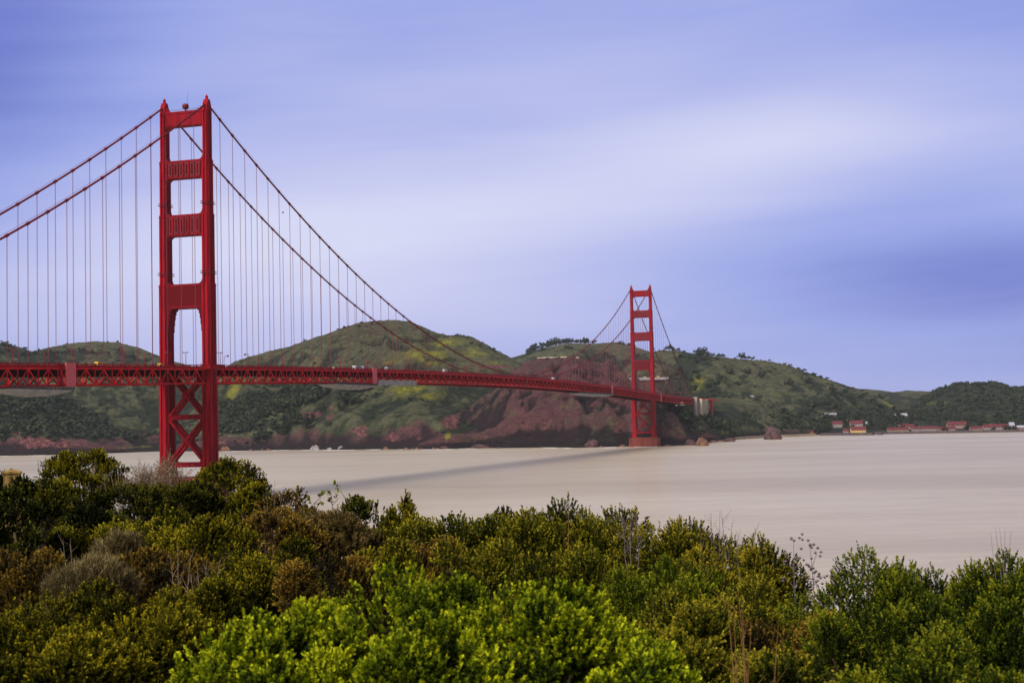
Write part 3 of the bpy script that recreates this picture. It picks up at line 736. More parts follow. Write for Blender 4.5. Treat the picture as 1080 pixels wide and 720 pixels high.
# suspenders: the hundred nearest as parts, the others as one
def susp(b, sx, t):
    z1 = cable_z(t)-.4; z0 = rail_z(t)-2.2
    if z1-z0 < .6: return False
    for dy in (-.24, .24): b.tube([(sx*EX, t+dy, z0), (sx*EX, t+dy, z1)], .078, 5, False)
    return True
ks = [(k, sx) for k in list(range(-21, 0))+list(range(1, 84))+list(range(85, 106)) for sx in (1, -1)]
def sz(ks_):
    k, sx = ks_; t = k*15.24; d = math.hypot(sx*EX-CAM[0], t-CAM[1]); u, w_ = floorc(sx*EX, t)
    inv = 0 if (w_ > 0 and abs(u/w_) < .375) else 1
    return (inv, -(cable_z(t)-rail_z(t))/d)
ks.sort(key=sz)
rest = MB()
for i, (k, sx) in enumerate(ks):
    if i < 100: b = MB(); susp(b, sx, k*15.24); b.build('suspender', rope_m, bridge)
    else: susp(rest, sx, k*15.24)
tag(rest.build('suspender', rope_m, bridge), kind='stuff')

# pylons at the far end, in the order they follow the truss
def pylon(y0, n=True):
    b = MB(); zt = rail_z(y0)+(.8)
    for sx in (-1, 1):
        x = sx*(EX+1.6)
        b.box(x-3.4, x+3.4, y0, y0+7.5, 20, zt-2.2); b.box(x-2.4, x+2.4, y0-.5, y0+8.0, 22, zt-5); b.box(x-3.7, x+3.7, y0-.3, y0+7.8, zt-2.2, zt+.6)
    b.box(-EX, EX, y0+2, y0+6, 20, zt-12)
    return b.build('pylon', concrete_g, bridge)
pylon(T1e+.6)
b = MB()
y1 = T1e+52; zt = rail_z(T1e)
for sx in (-1, 1):
    x = sx*(EX+.5)
    b.box(x-4, x+4, y1, y1+64, 15, zt-1.9); b.box(x-4.4, x+4.4, y1-.5, y1+2.6, 15, zt-1.3); b.box(x-4.4, x+4.4, y1+61.4, y1+64.5, 15, zt-1.3)
    for k in range(1, 6): b.box(x+sx*4-.25, x+sx*4+.25, y1+k*10, y1+k*10+2.2, 20, zt-4)
b.box(-EX, EX, y1, y1+3, 15, zt-4); b.build('anchorage_block', concrete, bridge)
b = MB()
y2 = T1e+182
for sx in (-1, 1):
    for dy in (0, 9):
        b.box(sx*EX-1.4, sx*EX+1.4, y2+dy-1.4, y2+dy+1.4, 12, zt-4)
    for k in range(4): b.bar((sx*EX, y2, 16+k*13), (sx*EX, y2+9, 16+(k+1)*13), .8, .8); b.bar((sx*EX, y2+9, 16+k*13), (sx*EX, y2, 16+(k+1)*13), .8, .8)
    b.box(sx*EX-1.3, sx*EX+1.3, y2, y2+9, 14, zt-4)
b.box(-EX-2, EX+2, y2-3, y2+12, zt-4, zt-1.6); b.build('steel_support_tower', truss_m, bridge)
b = MB(); b.box(-EX-.5, EX+.5, T1e, T1e+260, zt-3.2, zt-1.6)
for sx in (-1, 1):
    b.box(sx*(EX+.3)-.1, sx*(EX+.3)+.1, T1e, T1e+260, zt-1.6, zt-.9)
    for k in range(0, 86): b.box(sx*(EX+.3)-.09, sx*(EX+.3)+.09, T1e+k*3, T1e+k*3+.25, zt-1, zt)
    b.bar((sx*(EX+.3), T1e, zt), (sx*(EX+.3), T1e+260, zt), .14, .14)
b.build('approach_deck', truss_m, bridge)
b = MB(); b.box(-EX-2.5, EX+2.5, -SIDE-8, -SIDE-.2, -5, rail_z(-SIDE)-11); b.build('shore_pylon', concrete_g, bridge)

# ------------------------------------------------------------------ on and under the bridge
def scaffold(t0, t1, label, full=True):
    e_ = empty('work_platform', (EX-4, (t0+t1)/2, rail_z((t0+t1)/2)-11.2)); tag(e_, label, 'work platform', 'work platforms hung under the bridge truss')
    h = (t1-t0)/2; b = MB()
    b.box(-9, 5.5, -h, h, -1.0, -.4)
    n = int(h*2/3)
    for i in range(n+1):
        y = -h+i*(2*h/n)
        for x in (-9, 5.5): b.bar((x, y, -1), (x, y, .5), .3, .3)
    for x in (-9, 5.5):
        b.bar((x, -h, .1), (x, h, .1), .22, .22)
        for i in range(0, n, 2): b.bar((x, -h+i*(2*h/n), -1), (x, -h+(i+1)*(2*h/n), .1), .2, .2)
    b.build('platform_frame', scaff, e_)
    # sagging sheet below
    nx, ny = 12, 30; vs = []; 
    for i in range(ny+1):
        for j in range(nx+1):
            fy = i/ny; fx = j/nx; y = -h*.96+fy*h*1.92; x = -8.6+fx*13.8
            sag = (math.sin(fx*math.pi)**.3)*(math.sin(min(max(fy, .0), 1)*math.pi)**.35)
            vs.append((x, y, -1.05-3.0*sag*(.8+.35*random.random())))
    fs = [(i*(nx+1)+j, i*(nx+1)+j+1, (i+1)*(nx+1)+j+1, (i+1)*(nx+1)+j) for i in range(ny) for j in range(nx)]
    link('tarpaulin', npmesh('tarpaulin', vs, fs, True), tarp, e_)
    return e_
scaffold(-182, -134, 'dark work platform with a grey sagging sheet, hung under the bridge at the left edge')
scaffold(171, 246, 'work platform with a pale sheet hung under the bridge left of mid-span')
scaffold(848, 1030, 'long pale work platform hung under the bridge close to the far tower')
# loose sheeting along the truss beside the second platform
vs = []; 
for i in range(41):
    t = 249+i*2.0
    for j in range(5): vs.append((EX+.9+.25*math.sin(i*1.7+j), t, rail_z(t)-8.6-j*.95-.35*math.sin(i*.9)))
fs = [(i*5+j, i*5+j+1, (i+1)*5+j+1, (i+1)*5+j) for i in range(40) for j in range(4)]
tag(link('tarpaulin_sheet', npmesh('sheet', vs, fs, True), tarp), 'pale grey sheeting hung along the lower truss chord right of the light red panel', 'tarpaulin')

# street lamps on both footpaths
def lamp_proto():
    e_ = empty('street_lamp'); b = MB()
    b.tube([(0, 0, 0), (0, 0, .9), (0, 0, 1.0), (0, 0, 7.2)], [.28, .26, .16, .12], 8); b.tube([(0, 0, 7.2), (-.5, 0, 8.0), (-1.3, 0, 8.3), (-2.3, 0, 8.15)], [.12, .11, .10, .09], 6)
    b.bar((0, 0, 6.4), (-1.2, 0, 8.2), .1, .1); b.build('lamp_pole', red, e_)
    b = MB(); b.box(-3.0, -2.2, -.42, .42, 7.55, 8.25); b.prism([(-3.15, 8.25), (-2.05, 8.25), (-2.4, 8.6), (-2.8, 8.6)], -.5, .5, 'y'); b.build('lamp_head', lampmetal, e_)
    return e_
lamp = lamp_proto(); li = 0
for t in np.arange(-175, 1600, 45.72):
    for sx in (1, -1):
        if min(abs(t), abs(t-SPAN)) < 9: continue
        o = lamp if li == 0 else copy_tree(lamp)
        o.location = (sx*(EX-2.9), t+(0 if sx > 0 else 9), rail_z(t)-1.35); o.rotation_euler = (0, 0, 0 if sx > 0 else math.pi)
        side = 'near' if sx > 0 else 'far'
        part = 'left of the near tower' if t < 0 else ('before mid-span' if t < 640 else ('after mid-span' if t < SPAN else 'beyond the far tower'))
        tag(o, 'red gooseneck street lamp, %s side of the bridge deck %s' % (side, part), 'street lamp', 'street lamps on the %s footpath %s' % (side, part)); li += 1
# tall dark floodlight posts seen between and beside the near tower's legs
def post_proto():
    e_ = empty('floodlight_post'); b = MB(); b.tube([(0, 0, 0), (0, 0, 8.6)], [.2, .13], 8); b.bar((-1.5, 0, 8.4), (1.1, 0, 8.4), .16, .16); b.build('post', lampmetal, e_)
    for x in (-1.4, 1.0): b = MB(); b.box(x-.75, x+.45, -.4, .4, 8.5, 8.85); b.build('floodlight', lampmetal, e_)
    return e_
pp = post_proto()
for i, (t, x, lb) in enumerate(((-6, 2, 'dark twin-armed floodlight post on the deck between the near tower legs'), (14, 9, 'dark floodlight post on the deck just right of the near tower'), (20, 9.6, 'second dark floodlight post right of the near tower, beside its twin'), (-102, 9, 'dark floodlight post on the deck midway between the left panel and near tower'))):
    o = pp if i == 0 else copy_tree(pp); o.location = (x, t, rail_z(t)-1.3); tag(o, lb, 'floodlight post', 'floodlight posts on the bridge deck')

def vehicle(name, t, x, L_, Wd, H_, paint, label, kindcat, boxy=False):
    e_ = empty(name, (x, t, rail_z(t)-1.30)); tag(e_, label, kindcat)
    b = MB(); h = L_/2
    if boxy:
        b.prism([(-h, .55), (h, .55), (h, 1.2), (h-.25, H_*.62), (h-.7, H_), (-h, H_)], -Wd/2, Wd/2, 'x')
    else:
        b.prism([(-h, .4), (h, .4), (h, .85), (h-1.0, 1.0), (h-1.8, H_), (-h+1.0, H_), (-h+.25, 1.0), (-h, .9)], -Wd/2, Wd/2, 'x')
    b.build('body', paint, e_)
    b = MB(); z0, z1 = (H_*.62, H_*.85) if boxy else (1.02, H_-.12)
    b.box(-Wd/2-.02, Wd/2+.02, -h*.45, h*.55, z0, z1); b.build('window', glass_d, e_)
    for sx in (-1, 1):
        for y in (-h*.62, h*.62):
            b = MB(); b.tube([(sx*(Wd/2-.22), y, .36), (sx*(Wd/2+.02), y, .36)], .36, 12); b.build('wheel', rubber, e_)
    return e_
vehicle('delivery_van', 423, 5, 7.0, 2.3, 3.6, white_p, 'white van on the bridge deck behind the near cable left of mid-span', 'van', True)
vehicle('delivery_van', 775, 5, 8.0, 2.4, 3.9, white_p, 'white van on the bridge deck just right of the lowest part of the cables', 'van', True)
vehicle('bus', 232, 5.5, 12.0, 2.5, 3.2, white_p, 'white bus behind the railing directly above the second light red panel', 'bus', True)
vehicle('bus', 247, 5.5, 12.0, 2.5, 3.1, tarp, 'pale grey bus behind the railing just right of the white bus', 'bus', True)
vehicle('truck', 292, 5.5, 9.0, 2.5, 3.1, tarp, 'pale grey truck on the bridge deck right of the two buses', 'truck', True)
vehicle('car', 190, 6, 4.5, 1.8, 1.9, white_p, 'white car on the bridge deck between near tower and second panel', 'car')
vehicle('maintenance_truck', -104, 9.2, 5.0, 2.0, 2.3, yellow_p, 'yellow maintenance truck beside the dark floodlight post left of the near tower', 'truck', True)
vehicle('maintenance_truck', -45, 9.2, 4.0, 1.9, 1.95, yellow_p, 'small yellow maintenance truck just left of the near tower', 'truck', True)

# ------------------------------------------------------------------ far shore: trees
bark = mottled('bark', (.06, .045, .035), (.12, .09, .07), 1.5, .95)
def leafmat(name, lo, mid, hi, transl=.25, rough=.6, spec=.25, scale=1.5):
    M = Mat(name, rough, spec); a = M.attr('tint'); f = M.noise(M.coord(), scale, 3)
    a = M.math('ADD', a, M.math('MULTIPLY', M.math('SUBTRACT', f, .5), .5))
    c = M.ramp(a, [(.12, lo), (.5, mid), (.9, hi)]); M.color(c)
    tr = M.n('ShaderNodeBsdfTranslucent'); M.l(c, tr.inputs[0]); mx_ = M.n('ShaderNodeMixShader'); mx_.inputs[0].default_value = transl
    M.l(M.b.outputs[0], mx_.inputs[1]); M.l(tr.outputs[0], mx_.inputs[2]); M.l(mx_.outputs[0], M.t.nodes['Material Output'].inputs[0])
    return M.m
fartree_m = leafmat('dark_tree_foliage', (.012, .020, .013), (.025, .036, .020), (.045, .058, .028), .1, .9, .1, .15)
def crown_arrays(rng, n, shape, sz):
    """leaf clumps through the volume of an uneven crown; unit height"""
    th = rng.random(n)*2*math.pi; 
    nl = 9; lc = rng.normal(size=(nl, 3))*[.20, .20, .16]+[0, 0, .50]; lr = .20+.13*rng.random(nl)
    if shape == 'pine': lc = np.stack([rng.normal(size=nl)*.07, rng.normal(size=nl)*.07, np.linspace(.28, .92, nl)], 1); lr = np.linspace(.24, .07, nl)
    if shape == 'flat': lc = rng.normal(size=(nl, 3))*[.28, .28, .13]+[0, 0, .58]; lr = .17+.10*rng.random(nl)
    k = rng.integers(0, nl, n); d = rng.normal(size=(n, 3)); d /= np.linalg.norm(d, axis=1)[:, None]
    c = lc[k]+d*lr[k][:, None]*(.55+.45*rng.random(n))[:, None]
    nn = d+rng.normal(size=(n, 3))*.5; nn /= np.linalg.norm(nn, axis=1)[:, None]
    a = np.cross(nn, [0, 0, 1.0]); a /= np.linalg.norm(a, axis=1)[:, None]+1e-6; b_ = np.cross(nn, a)
    s_ = sz*(.6+.8*rng.random(n))[:, None]
    v = np.stack([c-a*s_-b_*s_*.3, c+b_*s_*-1, c+a*s_+b_*s_*.2, c+b_*s_], 1).reshape(-1, 3)
    t = np.repeat(np.clip(.5+.25*rng.normal(size=nl)[k]+.2*rng.normal(size=n), 0, 1), 4)
    return v, np.arange(n*4).reshape(n, 4), t
tree_protos = []
for i, (shape, n) in enumerate((('round', 230), ('round', 230), ('pine', 200), ('flat', 220))):
    v, f, t = crown_arrays(RNG, n, shape, .085); cm = npmesh('crown', v, f, False, dict(tint=t)); cm.materials.append(fartree_m)
    b = MB(); b.tube([(0, 0, -.08), (.01, 0, .25), (-.01, .01, .6)], [.035, .028, .012], 6)
    for q in range(4): a = q*1.7; b.tube([(0, 0, .3+q*.07), (.2*math.cos(a), .2*math.sin(a), .5+q*.07)], [.016, .006], 4)
    tm = bpy.data.meshes.new('trunk'); tm.from_pydata(b.v, [], b.f); tm.materials.append(bark)
    tree_protos.append((cm, tm))
def far_tree(p, h, kind, label, group, wide=1.0):
    e_ = empty('hillside_tree' if kind != 2 else 'conifer_tree', tuple(p)); e_.rotation_euler = (0, 0, random.random()*6.28); e_.scale = (h*wide, h*wide, h)
    tag(e_, label, 'tree', group)
    c = bpy.data.objects.new('crown', tree_protos[kind][0]); COL.objects.link(c); c.parent = e_
    c = bpy.data.objects.new('trunk', tree_protos[kind][1]); COL.objects.link(c); c.parent = e_
def crest(px, li_):
    L = LAYERS[LN[li_]]; s, _ = sk(px, 400)
    w_ = float(np.interp(s, L['s'], L['zc'])); z, o = terrain(np.array([s]), np.array([w_])); x, y = to_world(s*w_, w_); return np.array([x, y, z[0]-.6])
for px, h in [(556, 9), (560, 15), (566, 19), (569, 10), (573, 17), (578, 20), (583, 21), (587, 23), (590, 17), (595, 16), (600, 13), (604, 15), (609, 12), (613, 13), (618, 18), (622, 13), (530, 9), (534, 11), (626, 9)]:
    far_tree(crest(px+random.uniform(-.6, .6), 'far_middle'), h*1.1, random.choice((0, 1, 3, 2)), 'dark tree in the ragged row on the distant skyline left of the far tower', 'trees on the distant skyline left of the far tower', 1.1)
for k in range(34):
    far_tree(crest(549+79*random.random(), 'far_middle'), random.uniform(7, 14), random.choice((0, 1, 3)), 'dark tree in the ragged row on the distant skyline left of the far tower', 'trees on the distant skyline left of the far tower', 1.4)
for px, h in [(703, 10), (707, 14), (711, 12), (716, 9)]:
    far_tree(crest(px, 'right_hill'), h, random.choice((0, 1)), 'small tree on the skyline just right of the far tower', 'skyline trees just right of the far tower', 1.2)
for px, h in [(736, 17), (740, 19), (744, 15), (749, 8), (753, 9), (757, 8), (761, 9), (764, 8), (782, 15), (786, 10), (790, 9), (794, 8)]:
    far_tree(crest(px, 'right_hill'), h, random.choice((0, 1)), 'rounded tree on the green ridge between the pylon and the fort' if px > 770 else 'tree in the clump on the ridge above the bridge pylon', 'ridge trees on the right hill' if px > 770 else 'ridge trees above the pylon', 1.5)
for px, h in [(812, 5), (828, 6), (834, 6), (843, 5), (848, 7), (860, 5), (872, 6)]:
    far_tree(crest(px, 'right_hill'), h, 0, 'low bush on the falling right end of the green ridge', 'low bushes on the falling end of the green ridge', 1.8)
# single dark trees in the clearing of the middle hill
for px, py, h, kd in [(307, 446, 26, 0), (324, 452, 22, 1), (341, 435, 14, 0), (331, 442, 10, 1), (364, 424, 24, 0), (369, 427, 20, 1), (378, 425, 10, 0), (346, 450, 10, 0), (276, 463, 20, 0), (268, 466, 14, 1), (297, 459, 16, 0), (288, 454, 22, 2), (393, 442, 6, 0), (358, 431, 12, 2), (313, 430, 17, 0)]:
    p, _ = hit(px, py); far_tree(p-[0, 0, 1], h, kd, 'dark rounded tree standing apart in the clearing of the middle hill', 'single trees in the clearing of the middle hill', 1.2)
for px, py, h in [(790, 443, 16), (788, 446, 12), (802, 420, 7), (763, 420, 6), (770, 420, 6), (816, 441, 9), (803, 454, 10), (786, 448, 8), (778, 451, 9), (826, 451, 8), (760, 437, 6), (835, 447, 7), (846, 455, 8)]:
    p, _ = hit(px, py); far_tree(p-[0, 0, .6], h, random.choice((0, 1)), 'dark tree on the low green spur right of the pylon', 'trees on the low green spur right of the pylon', 1.4)
for px, py, h in [(748, 443, 10), (744, 445, 9), (740, 441, 8), (752, 447, 8), (737, 444, 8), (756, 452, 5), (747, 452, 5)]:
    p, _ = hit(px, py); far_tree(p-[0, 0, .6], h, random.choice((0, 1)), 'dark bush at the foot of the concrete anchorage block', 'bushes at the foot of the anchorage block', 1.5)
for px, py, h in [(803, 397, 13), (778, 406, 10), (788, 394, 12), (770, 394, 12), (850, 404, 14), (832, 407, 15), (715, 392, 12), (724, 398, 10), (759, 400, 10), (897, 422, 14), (908, 420, 13), (921, 424, 12), (930, 421, 14), (1000, 440, 12), (966, 436, 11)]:
    p, _ = hit(px, py); far_tree(p-[0, 0, .6], h, random.choice((0, 1)), 'dark tree in a gully of the hills on the right', 'trees in the gullies of the right hills', 1.7)
# trees round the fort buildings
for k in range(46):
    px = random.uniform(868, 1100); py = random.uniform(441, 449); p, _ = hit(px, py); far_tree(p-[0, 0, .5], random.uniform(11, 22), random.choice((0, 1, 1, 2)), 'dark tree in the belt behind the low red-roofed shore buildings', 'trees behind the shore buildings', 1.3)
for px, py, h in [(866, 453, 20), (870, 450, 24), (863, 456, 14), (874, 452, 18), (894, 449, 14), (913, 449, 15), (918, 452, 14), (921, 450, 17), (927, 451, 15), (934, 450, 16)]:
    p, _ = hit(px, py); far_tree(p-[0, 0, .5], h, random.choice((0, 1)), 'dark tree beside the cream and white houses near the water', 'trees beside the cream and white houses', 1.2)

for k in range(26):
    px = random.uniform(928, 1078); p, _ = hit(px, random.uniform(451.5, 455), 2300); far_tree(p-[0, 0, .5], random.uniform(6, 12), random.choice((0, 1)), 'small dark tree between the sheds and barracks of the shore row', 'small trees between the shore buildings', 1.4)
# woods that read as one mass
def woodland(name, label, pts, hs):
    V = []; Fc = []; Tn = []; base = 0
    vars_ = []
    for q in range(6):
        v, f, t = crown_arrays(RNG, 46, 'round', .17); vars_.append((v, f, t))
    for (p, h) in zip(pts, hs):
        v, f, t = vars_[random.randrange(6)]; a = random.random()*6.28; c_, s_ = math.cos(a), math.sin(a)
        vv = v.copy(); x_ = vv[:, 0]*c_-vv[:, 1]*s_; y_ = vv[:, 0]*s_+vv[:, 1]*c_; vv = np.stack([x_*1.5*h, y_*1.5*h, (vv[:, 2]-.22)*h], 1)+p
        V.append(vv); Fc.append(f+base); Tn.append(np.clip(t+random.uniform(-.3, .3), 0, 1)); base += len(v)
    me_ = npmesh(name, np.concatenate(V), np.concatenate(Fc), False, dict(tint=np.concatenate(Tn)))
    o = link(name, me_, fartree_m); tag(o, label, 'woodland', kind='stuff'); return o
cand = np.argwhere((wood > .50) & (Zg > 6)); RNG.shuffle(cand)
groups = {'left': [], 'mid': [], 'right': []}
wq = wood
for i, j in cand:
    o_ = OWN[i, j]
    if o_ == 99: continue
    nm_ = LAYERS[o_]['name']
    if nm_ == 'far_left' : 
        if random.random() > .45: continue
    g_ = 'left' if nm_ in ('left_spur', 'far_left') else ('mid' if nm_ in ('mid_hill', 'yellow_ridge', 'lime_hill', 'pylon_spur') else 'right')
    if len(groups[g_]) > 2600: continue
    if wood[i, j] < .5+random.random()*.25: continue
    jit = RNG.random(2)-.5; s_ = S[i, j]+jit[0]*(ss[1]-ss[0]); w_ = Wg[i, j]+jit[1]*12; z_, _o = terrain(np.array([s_]), np.array([w_]))
    x, y = to_world(s_*w_, w_); groups[g_].append(np.array([x, y, z_[0]]))
for g_, lb in (('left', 'dark wood covering the low spur at the left edge of the far shore'), ('mid', 'dark wood on the lower slope of the middle hill right of the near tower'), ('right', 'dark woods over the hills behind the shore buildings on the right')):
    pts = groups[g_]; woodland('woodland', lb, pts, [random.uniform(7, 15) for _ in pts])

cand = np.argwhere((Zg > 12) & np.isin(OWN, [LN[k_] for k_ in ('mid_hill', 'yellow_ridge', 'right_hill', 'right_spur', 'pylon_spur', 'far_left', 'green_hills', 'fort_slope', 'lime_hill')]) & (nz2+.35*nz > .63)); RNG.shuffle(cand)
pts = []
for i, j in cand:
    if OWN[i, j] == LN['lime_hill'] and random.random() < .85: continue
    if yel[i, j] > .3: continue
    s_ = S[i, j]; w_ = Wg[i, j]+random.uniform(-6, 6); z_, _o = terrain(np.array([s_]), np.array([w_])); x, y = to_world(s_*w_, w_); pts.append(np.array([x, y, z_[0]-.3]))
    if len(pts) > 3600: break
woodland('hillside_scrub', 'low dark scrub scattered in the gullies of all the hills', pts, [random.uniform(2.0, 6.5) for _ in pts])

# ------------------------------------------------------------------ far shore: buildings, walls, rocks
cream = mottled('cream_wall', (.42, .26, .10), (.52, .34, .15), .3, .8); whitew = mottled('white_wall', (.20, .17, .17), (.32, .27, .26), .3, .8)
pinkw = mottled('pale_pink_wall', (.20, .14, .13), (.34, .23, .20), .3, .8); redroof = mottled('red_roof', (.075, .012, .020), (.15, .022, .034), .4, .7)
greyroof = mottled('grey_roof', (.26, .25, .33), (.36, .34, .42), .3, .7); stonew = mottled('dark_quay_stone', (.05, .038, .045), (.10, .07, .075), .15, .9)
def house(px, py, wpx, hpx, wall, roof, label, name='house', cat='house', depth=11, chim=1, wide_roof=.42, group=None, w0=None):
    if w0: s, k = sk(px, py); w_ = w0; x, y = to_world(s*w_, w_); p = np.array([x, y, CAM[2]+k*w_])
    else: p, w_ = hit(px, py, 2300)
    Wd = wpx/FPX*w_; H = hpx/FPX*w_; hw = H*(1-wide_roof); s = Wd/2; d = depth/2
    e_ = empty(name, tuple(p), YAW); tag(e_, label, cat, group)
    b = MB(); b.box(-s, s, -d, d, -6, hw); b.prism([(-d, hw), (d, hw), (0, H-.15)], -s, s, 'x'); b.build('wall', wall, e_)
    b = MB()
    for sg in (-1, 1):
        b.add([(x_, sg*(d+.7), hw-.45) for x_ in (-s-.6, s+.6)]+[(x_, 0, H) for x_ in (s+.6, -s-.6)]+[(x_, sg*(d+.7), hw-.1) for x_ in (-s-.6, s+.6)]+[(x_, 0, H+.35) for x_ in (s+.6, -s-.6)],
              [(0, 1, 2, 3), (4, 7, 6, 5), (0, 4, 5, 1), (1, 5, 6, 2), (2, 6, 7, 3), (3, 7, 4, 0)])
    rf = b.build('roof', roof, e_)
    if chim: b = MB(); b.box(-s*.4-.5, -s*.4+.5, -.5, .5, H-1, H+1.5); b.build('chimney', pinkw, rf)
    n = max(2, int(Wd/4.5)); fl = 2 if hw > 6 else 1
    b = MB()
    for r in range(fl):
        for i in range(n):
            x_ = -s+(i+.5)*Wd/n; z_ = hw*(r+.35)/fl
            if r == 0 and i == n//2: continue
            b.box(x_-.6, x_+.6, -d-.08, -d+.1, z_, z_+min(1.6, hw*.35))
    b.build('window', glass_d, e_)
    x_ = -s+(n//2+.5)*Wd/n; b = MB(); b.box(x_-.6, x_+.6, -d-.08, -d+.1, 0, 2.1); b.build('door', darkred, e_)
    return e_
house(905, 458, 15, 8, cream, redroof, 'cream house with a bright red roof, closest to the water of the small cluster', depth=14)
house(892, 457.5, 5, 5, whitew, redroof, 'small pale cottage at the left gable of the cream house', chim=0, depth=8)
house(881, 450.5, 14, 6.5, whitew, redroof, 'white red-roofed house on the slope up left of the cream house')
house(903, 450.5, 13, 7, whitew, redroof, 'white red-roofed house on the slope directly above the cream house')
house(875, 440.5, 14, 4.5, pinkw, greyroof, 'long pale grey roofed house highest on the slope above the white houses', chim=0)
house(891, 443, 6, 3, whitew, greyroof, 'tiny grey roofed house below right of the highest grey house', chim=0)
house(914, 449.5, 2.5, 5, whitew, greyroof, 'narrow white tower house right of the two white houses', chim=0, depth=6)
house(940, 441, 9, 4.6, whitew, greyroof, 'pale house with grey roof on the wooded slope, left of its pair', chim=0)
house(953, 441, 7, 5.2, whitew, greyroof, 'pale house with grey roof on the wooded slope, right of its pair', chim=0)
house(947, 455.2, 22, 4.5, pinkw, redroof, 'low red-roofed shed at the left end of the long shore row', 'shed', 'shed', chim=0)
house(957, 452.5, 18, 5.4, pinkw, redroof, 'red-roofed barrack behind the low shed at the left end of the shore row', 'barrack', 'barrack')
house(975, 454.5, 26, 5, whitew, redroof, 'long white-walled barrack with red roof in the middle left of the shore row', 'barrack', 'barrack')
house(998, 454.3, 18, 4.6, pinkw, redroof, 'pink-walled shed with red roof left of the tall-roofed shore hall', 'shed', 'shed', chim=0)
house(1009, 452, 20, 7.5, pinkw, redroof, 'shore hall with the tallest dark red roof of the row', 'hall', 'hall')
house(1029, 454, 12, 4.5, pinkw, redroof, 'short pink shed standing alone right of the tall-roofed hall', 'shed', 'shed', chim=0)
house(1051, 453.3, 28, 6, whitew, redroof, 'long white-walled barrack with red roof near the right edge', 'barrack', 'barrack')
house(1067, 453.2, 5, 8, concrete_g, greyroof, 'grey block tower at the right end of the last white barrack', 'tower_house', 'building', chim=0, depth=8)
house(1076, 453, 7, 4.5, pinkw, greyroof, 'small pale shed at the right edge of the shore row', 'shed', 'shed', chim=0)
house(856, 458.5, 3.4, 3.8, cream, redroof, 'tiny cream hut alone at the tip of the green spur', 'hut', 'hut', chim=0, depth=5)
house(786, 446.8, 3, 1.8, whitew, greyroof, 'tiny pale hut beneath the dark tree on the green spur', 'hut', 'hut', chim=0, depth=5)
house(793, 418.8, 3.2, 1.7, whitew, greyroof, 'tiny white hut on the road crossing the top of the spur', 'hut', 'hut', chim=0, depth=5)

def strip_wall(name, knots, height, thick, mat_, label, cat, inland=0.0):
    """a wall along the water's edge from photo points at water level"""
    pts = []
    for px, py in knots:
        p = at_z(px, py, 0); pts.append(p)
    b = MB()
    for a, c_ in zip(pts, pts[1:]):
        d = c_-a; d /= np.linalg.norm(d); nrm = np.array([-d[1], d[0], 0])
        if nrm@F0 < 0: nrm = -nrm
        a0, c0 = a-d*.5+nrm*inland, c_+d*.5+nrm*inland
        b.add([a0-[0, 0, 3], c0-[0, 0, 3], c0+nrm*thick-[0, 0, 3], a0+nrm*thick-[0, 0, 3], a0+[0, 0, height], c0+[0, 0, height], c0+nrm*thick+[0, 0, height], a0+nrm*thick+[0, 0, height]],
              [(3, 2, 1, 0), (4, 5, 6, 7), (0, 1, 5, 4), (1, 2, 6, 5), (2, 3, 7, 6), (3, 0, 4, 7)])
    o = b.build(name, mat_); tag(o, label, cat); return o
strip_wall('sea_wall', [(772, 463.6), (790, 462.4), (806, 461.3), (830, 460.4), (858, 459.3)], 4.2, 6, mottled('beige_rubble', (.22, .16, .12), (.40, .30, .22), .12, .9), 'low beige sea wall along the foot of the green spur', 'sea wall', -6)
strip_wall('quay_wall', [(866, 459.2), (882, 458.9), (905, 458.8), (923, 458.6), (924, 457.7), (960, 457.2), (1000, 456.6), (1040, 455.9), (1090, 455.1), (1200, 452.4)], 4.6, 10, stonew, 'dark stone quay in front of the shore buildings', 'quay', -12)

def rock(px, py, wpx, hpx, mat_, label, name='sea_rock', seed=0, w_=None, peaked=1.0):
    p = at_z(px, py, 0) if w_ is None else P(px, py, w_)
    u, wd_ = floorc(p[0], p[1]); rw = wpx/FPX*wd_/2; rh = hpx/FPX*wd_
    r = np.random.default_rng(seed); nu, nv = 28, 14; vs = []
    for j in range(nv+1):
        ph = j/nv*math.pi/2
        for i in range(nu):
            th = i/nu*2*math.pi; k_ = 1+.34*(vnoise(np.array(math.cos(th)*2.2+seed+10), np.array(math.sin(th)*2.2+ph*2+10))-.5)*2+.16*(vnoise(np.array(math.cos(th)*6+seed+20), np.array(math.sin(th)*6+ph*6+20))-.5)*2
            rr = math.cos(ph)**peaked*k_; vs.append((rw*rr*math.cos(th), rw*.8*rr*math.sin(th), rh*math.sin(ph)*(.85+.3*k_-.15)-1.0*(j == 0)))
    fs = [(j*nu+i, j*nu+(i+1) % nu, (j+1)*nu+(i+1) % nu, (j+1)*nu+i) for j in range(nv) for i in range(nu)]
    o = link(name, npmesh(name, vs, fs, False), mat_, None, tuple(p)); tag(o, label, 'rock'); return o
drk = mottled('wet_rock', (.022, .016, .020), (.12, .055, .060), .12, .8, .3, detail=7, bump=.8, bdist=2)
pal = mottled('pale_guano_rock', (.06, .04, .045), (.42, .38, .38), .16, .9, .2, detail=7, bump=.8, bdist=1)
bro = mottled('brown_rock', (.07, .035, .03), (.26, .13, .085), .16, .9, .2, detail=7, bump=.8, bdist=2)
rock(815, 463.2, 17, 13, drk, 'dark reddish sea stack off the low beige sea wall', seed=3, peaked=1.3)
rock(728, 469.5, 10, 6, drk, 'dark rock at the foot of the bare cliff right of the far tower', seed=4, w_=None)
rock(740, 470.0, 12, 8, bro, 'brown rock in the water holding the small white fog-signal house', seed=5)
rock(332, 474.4, 10, 5, pal, 'white-streaked rock at the waterline, left of the pale pair', seed=6)
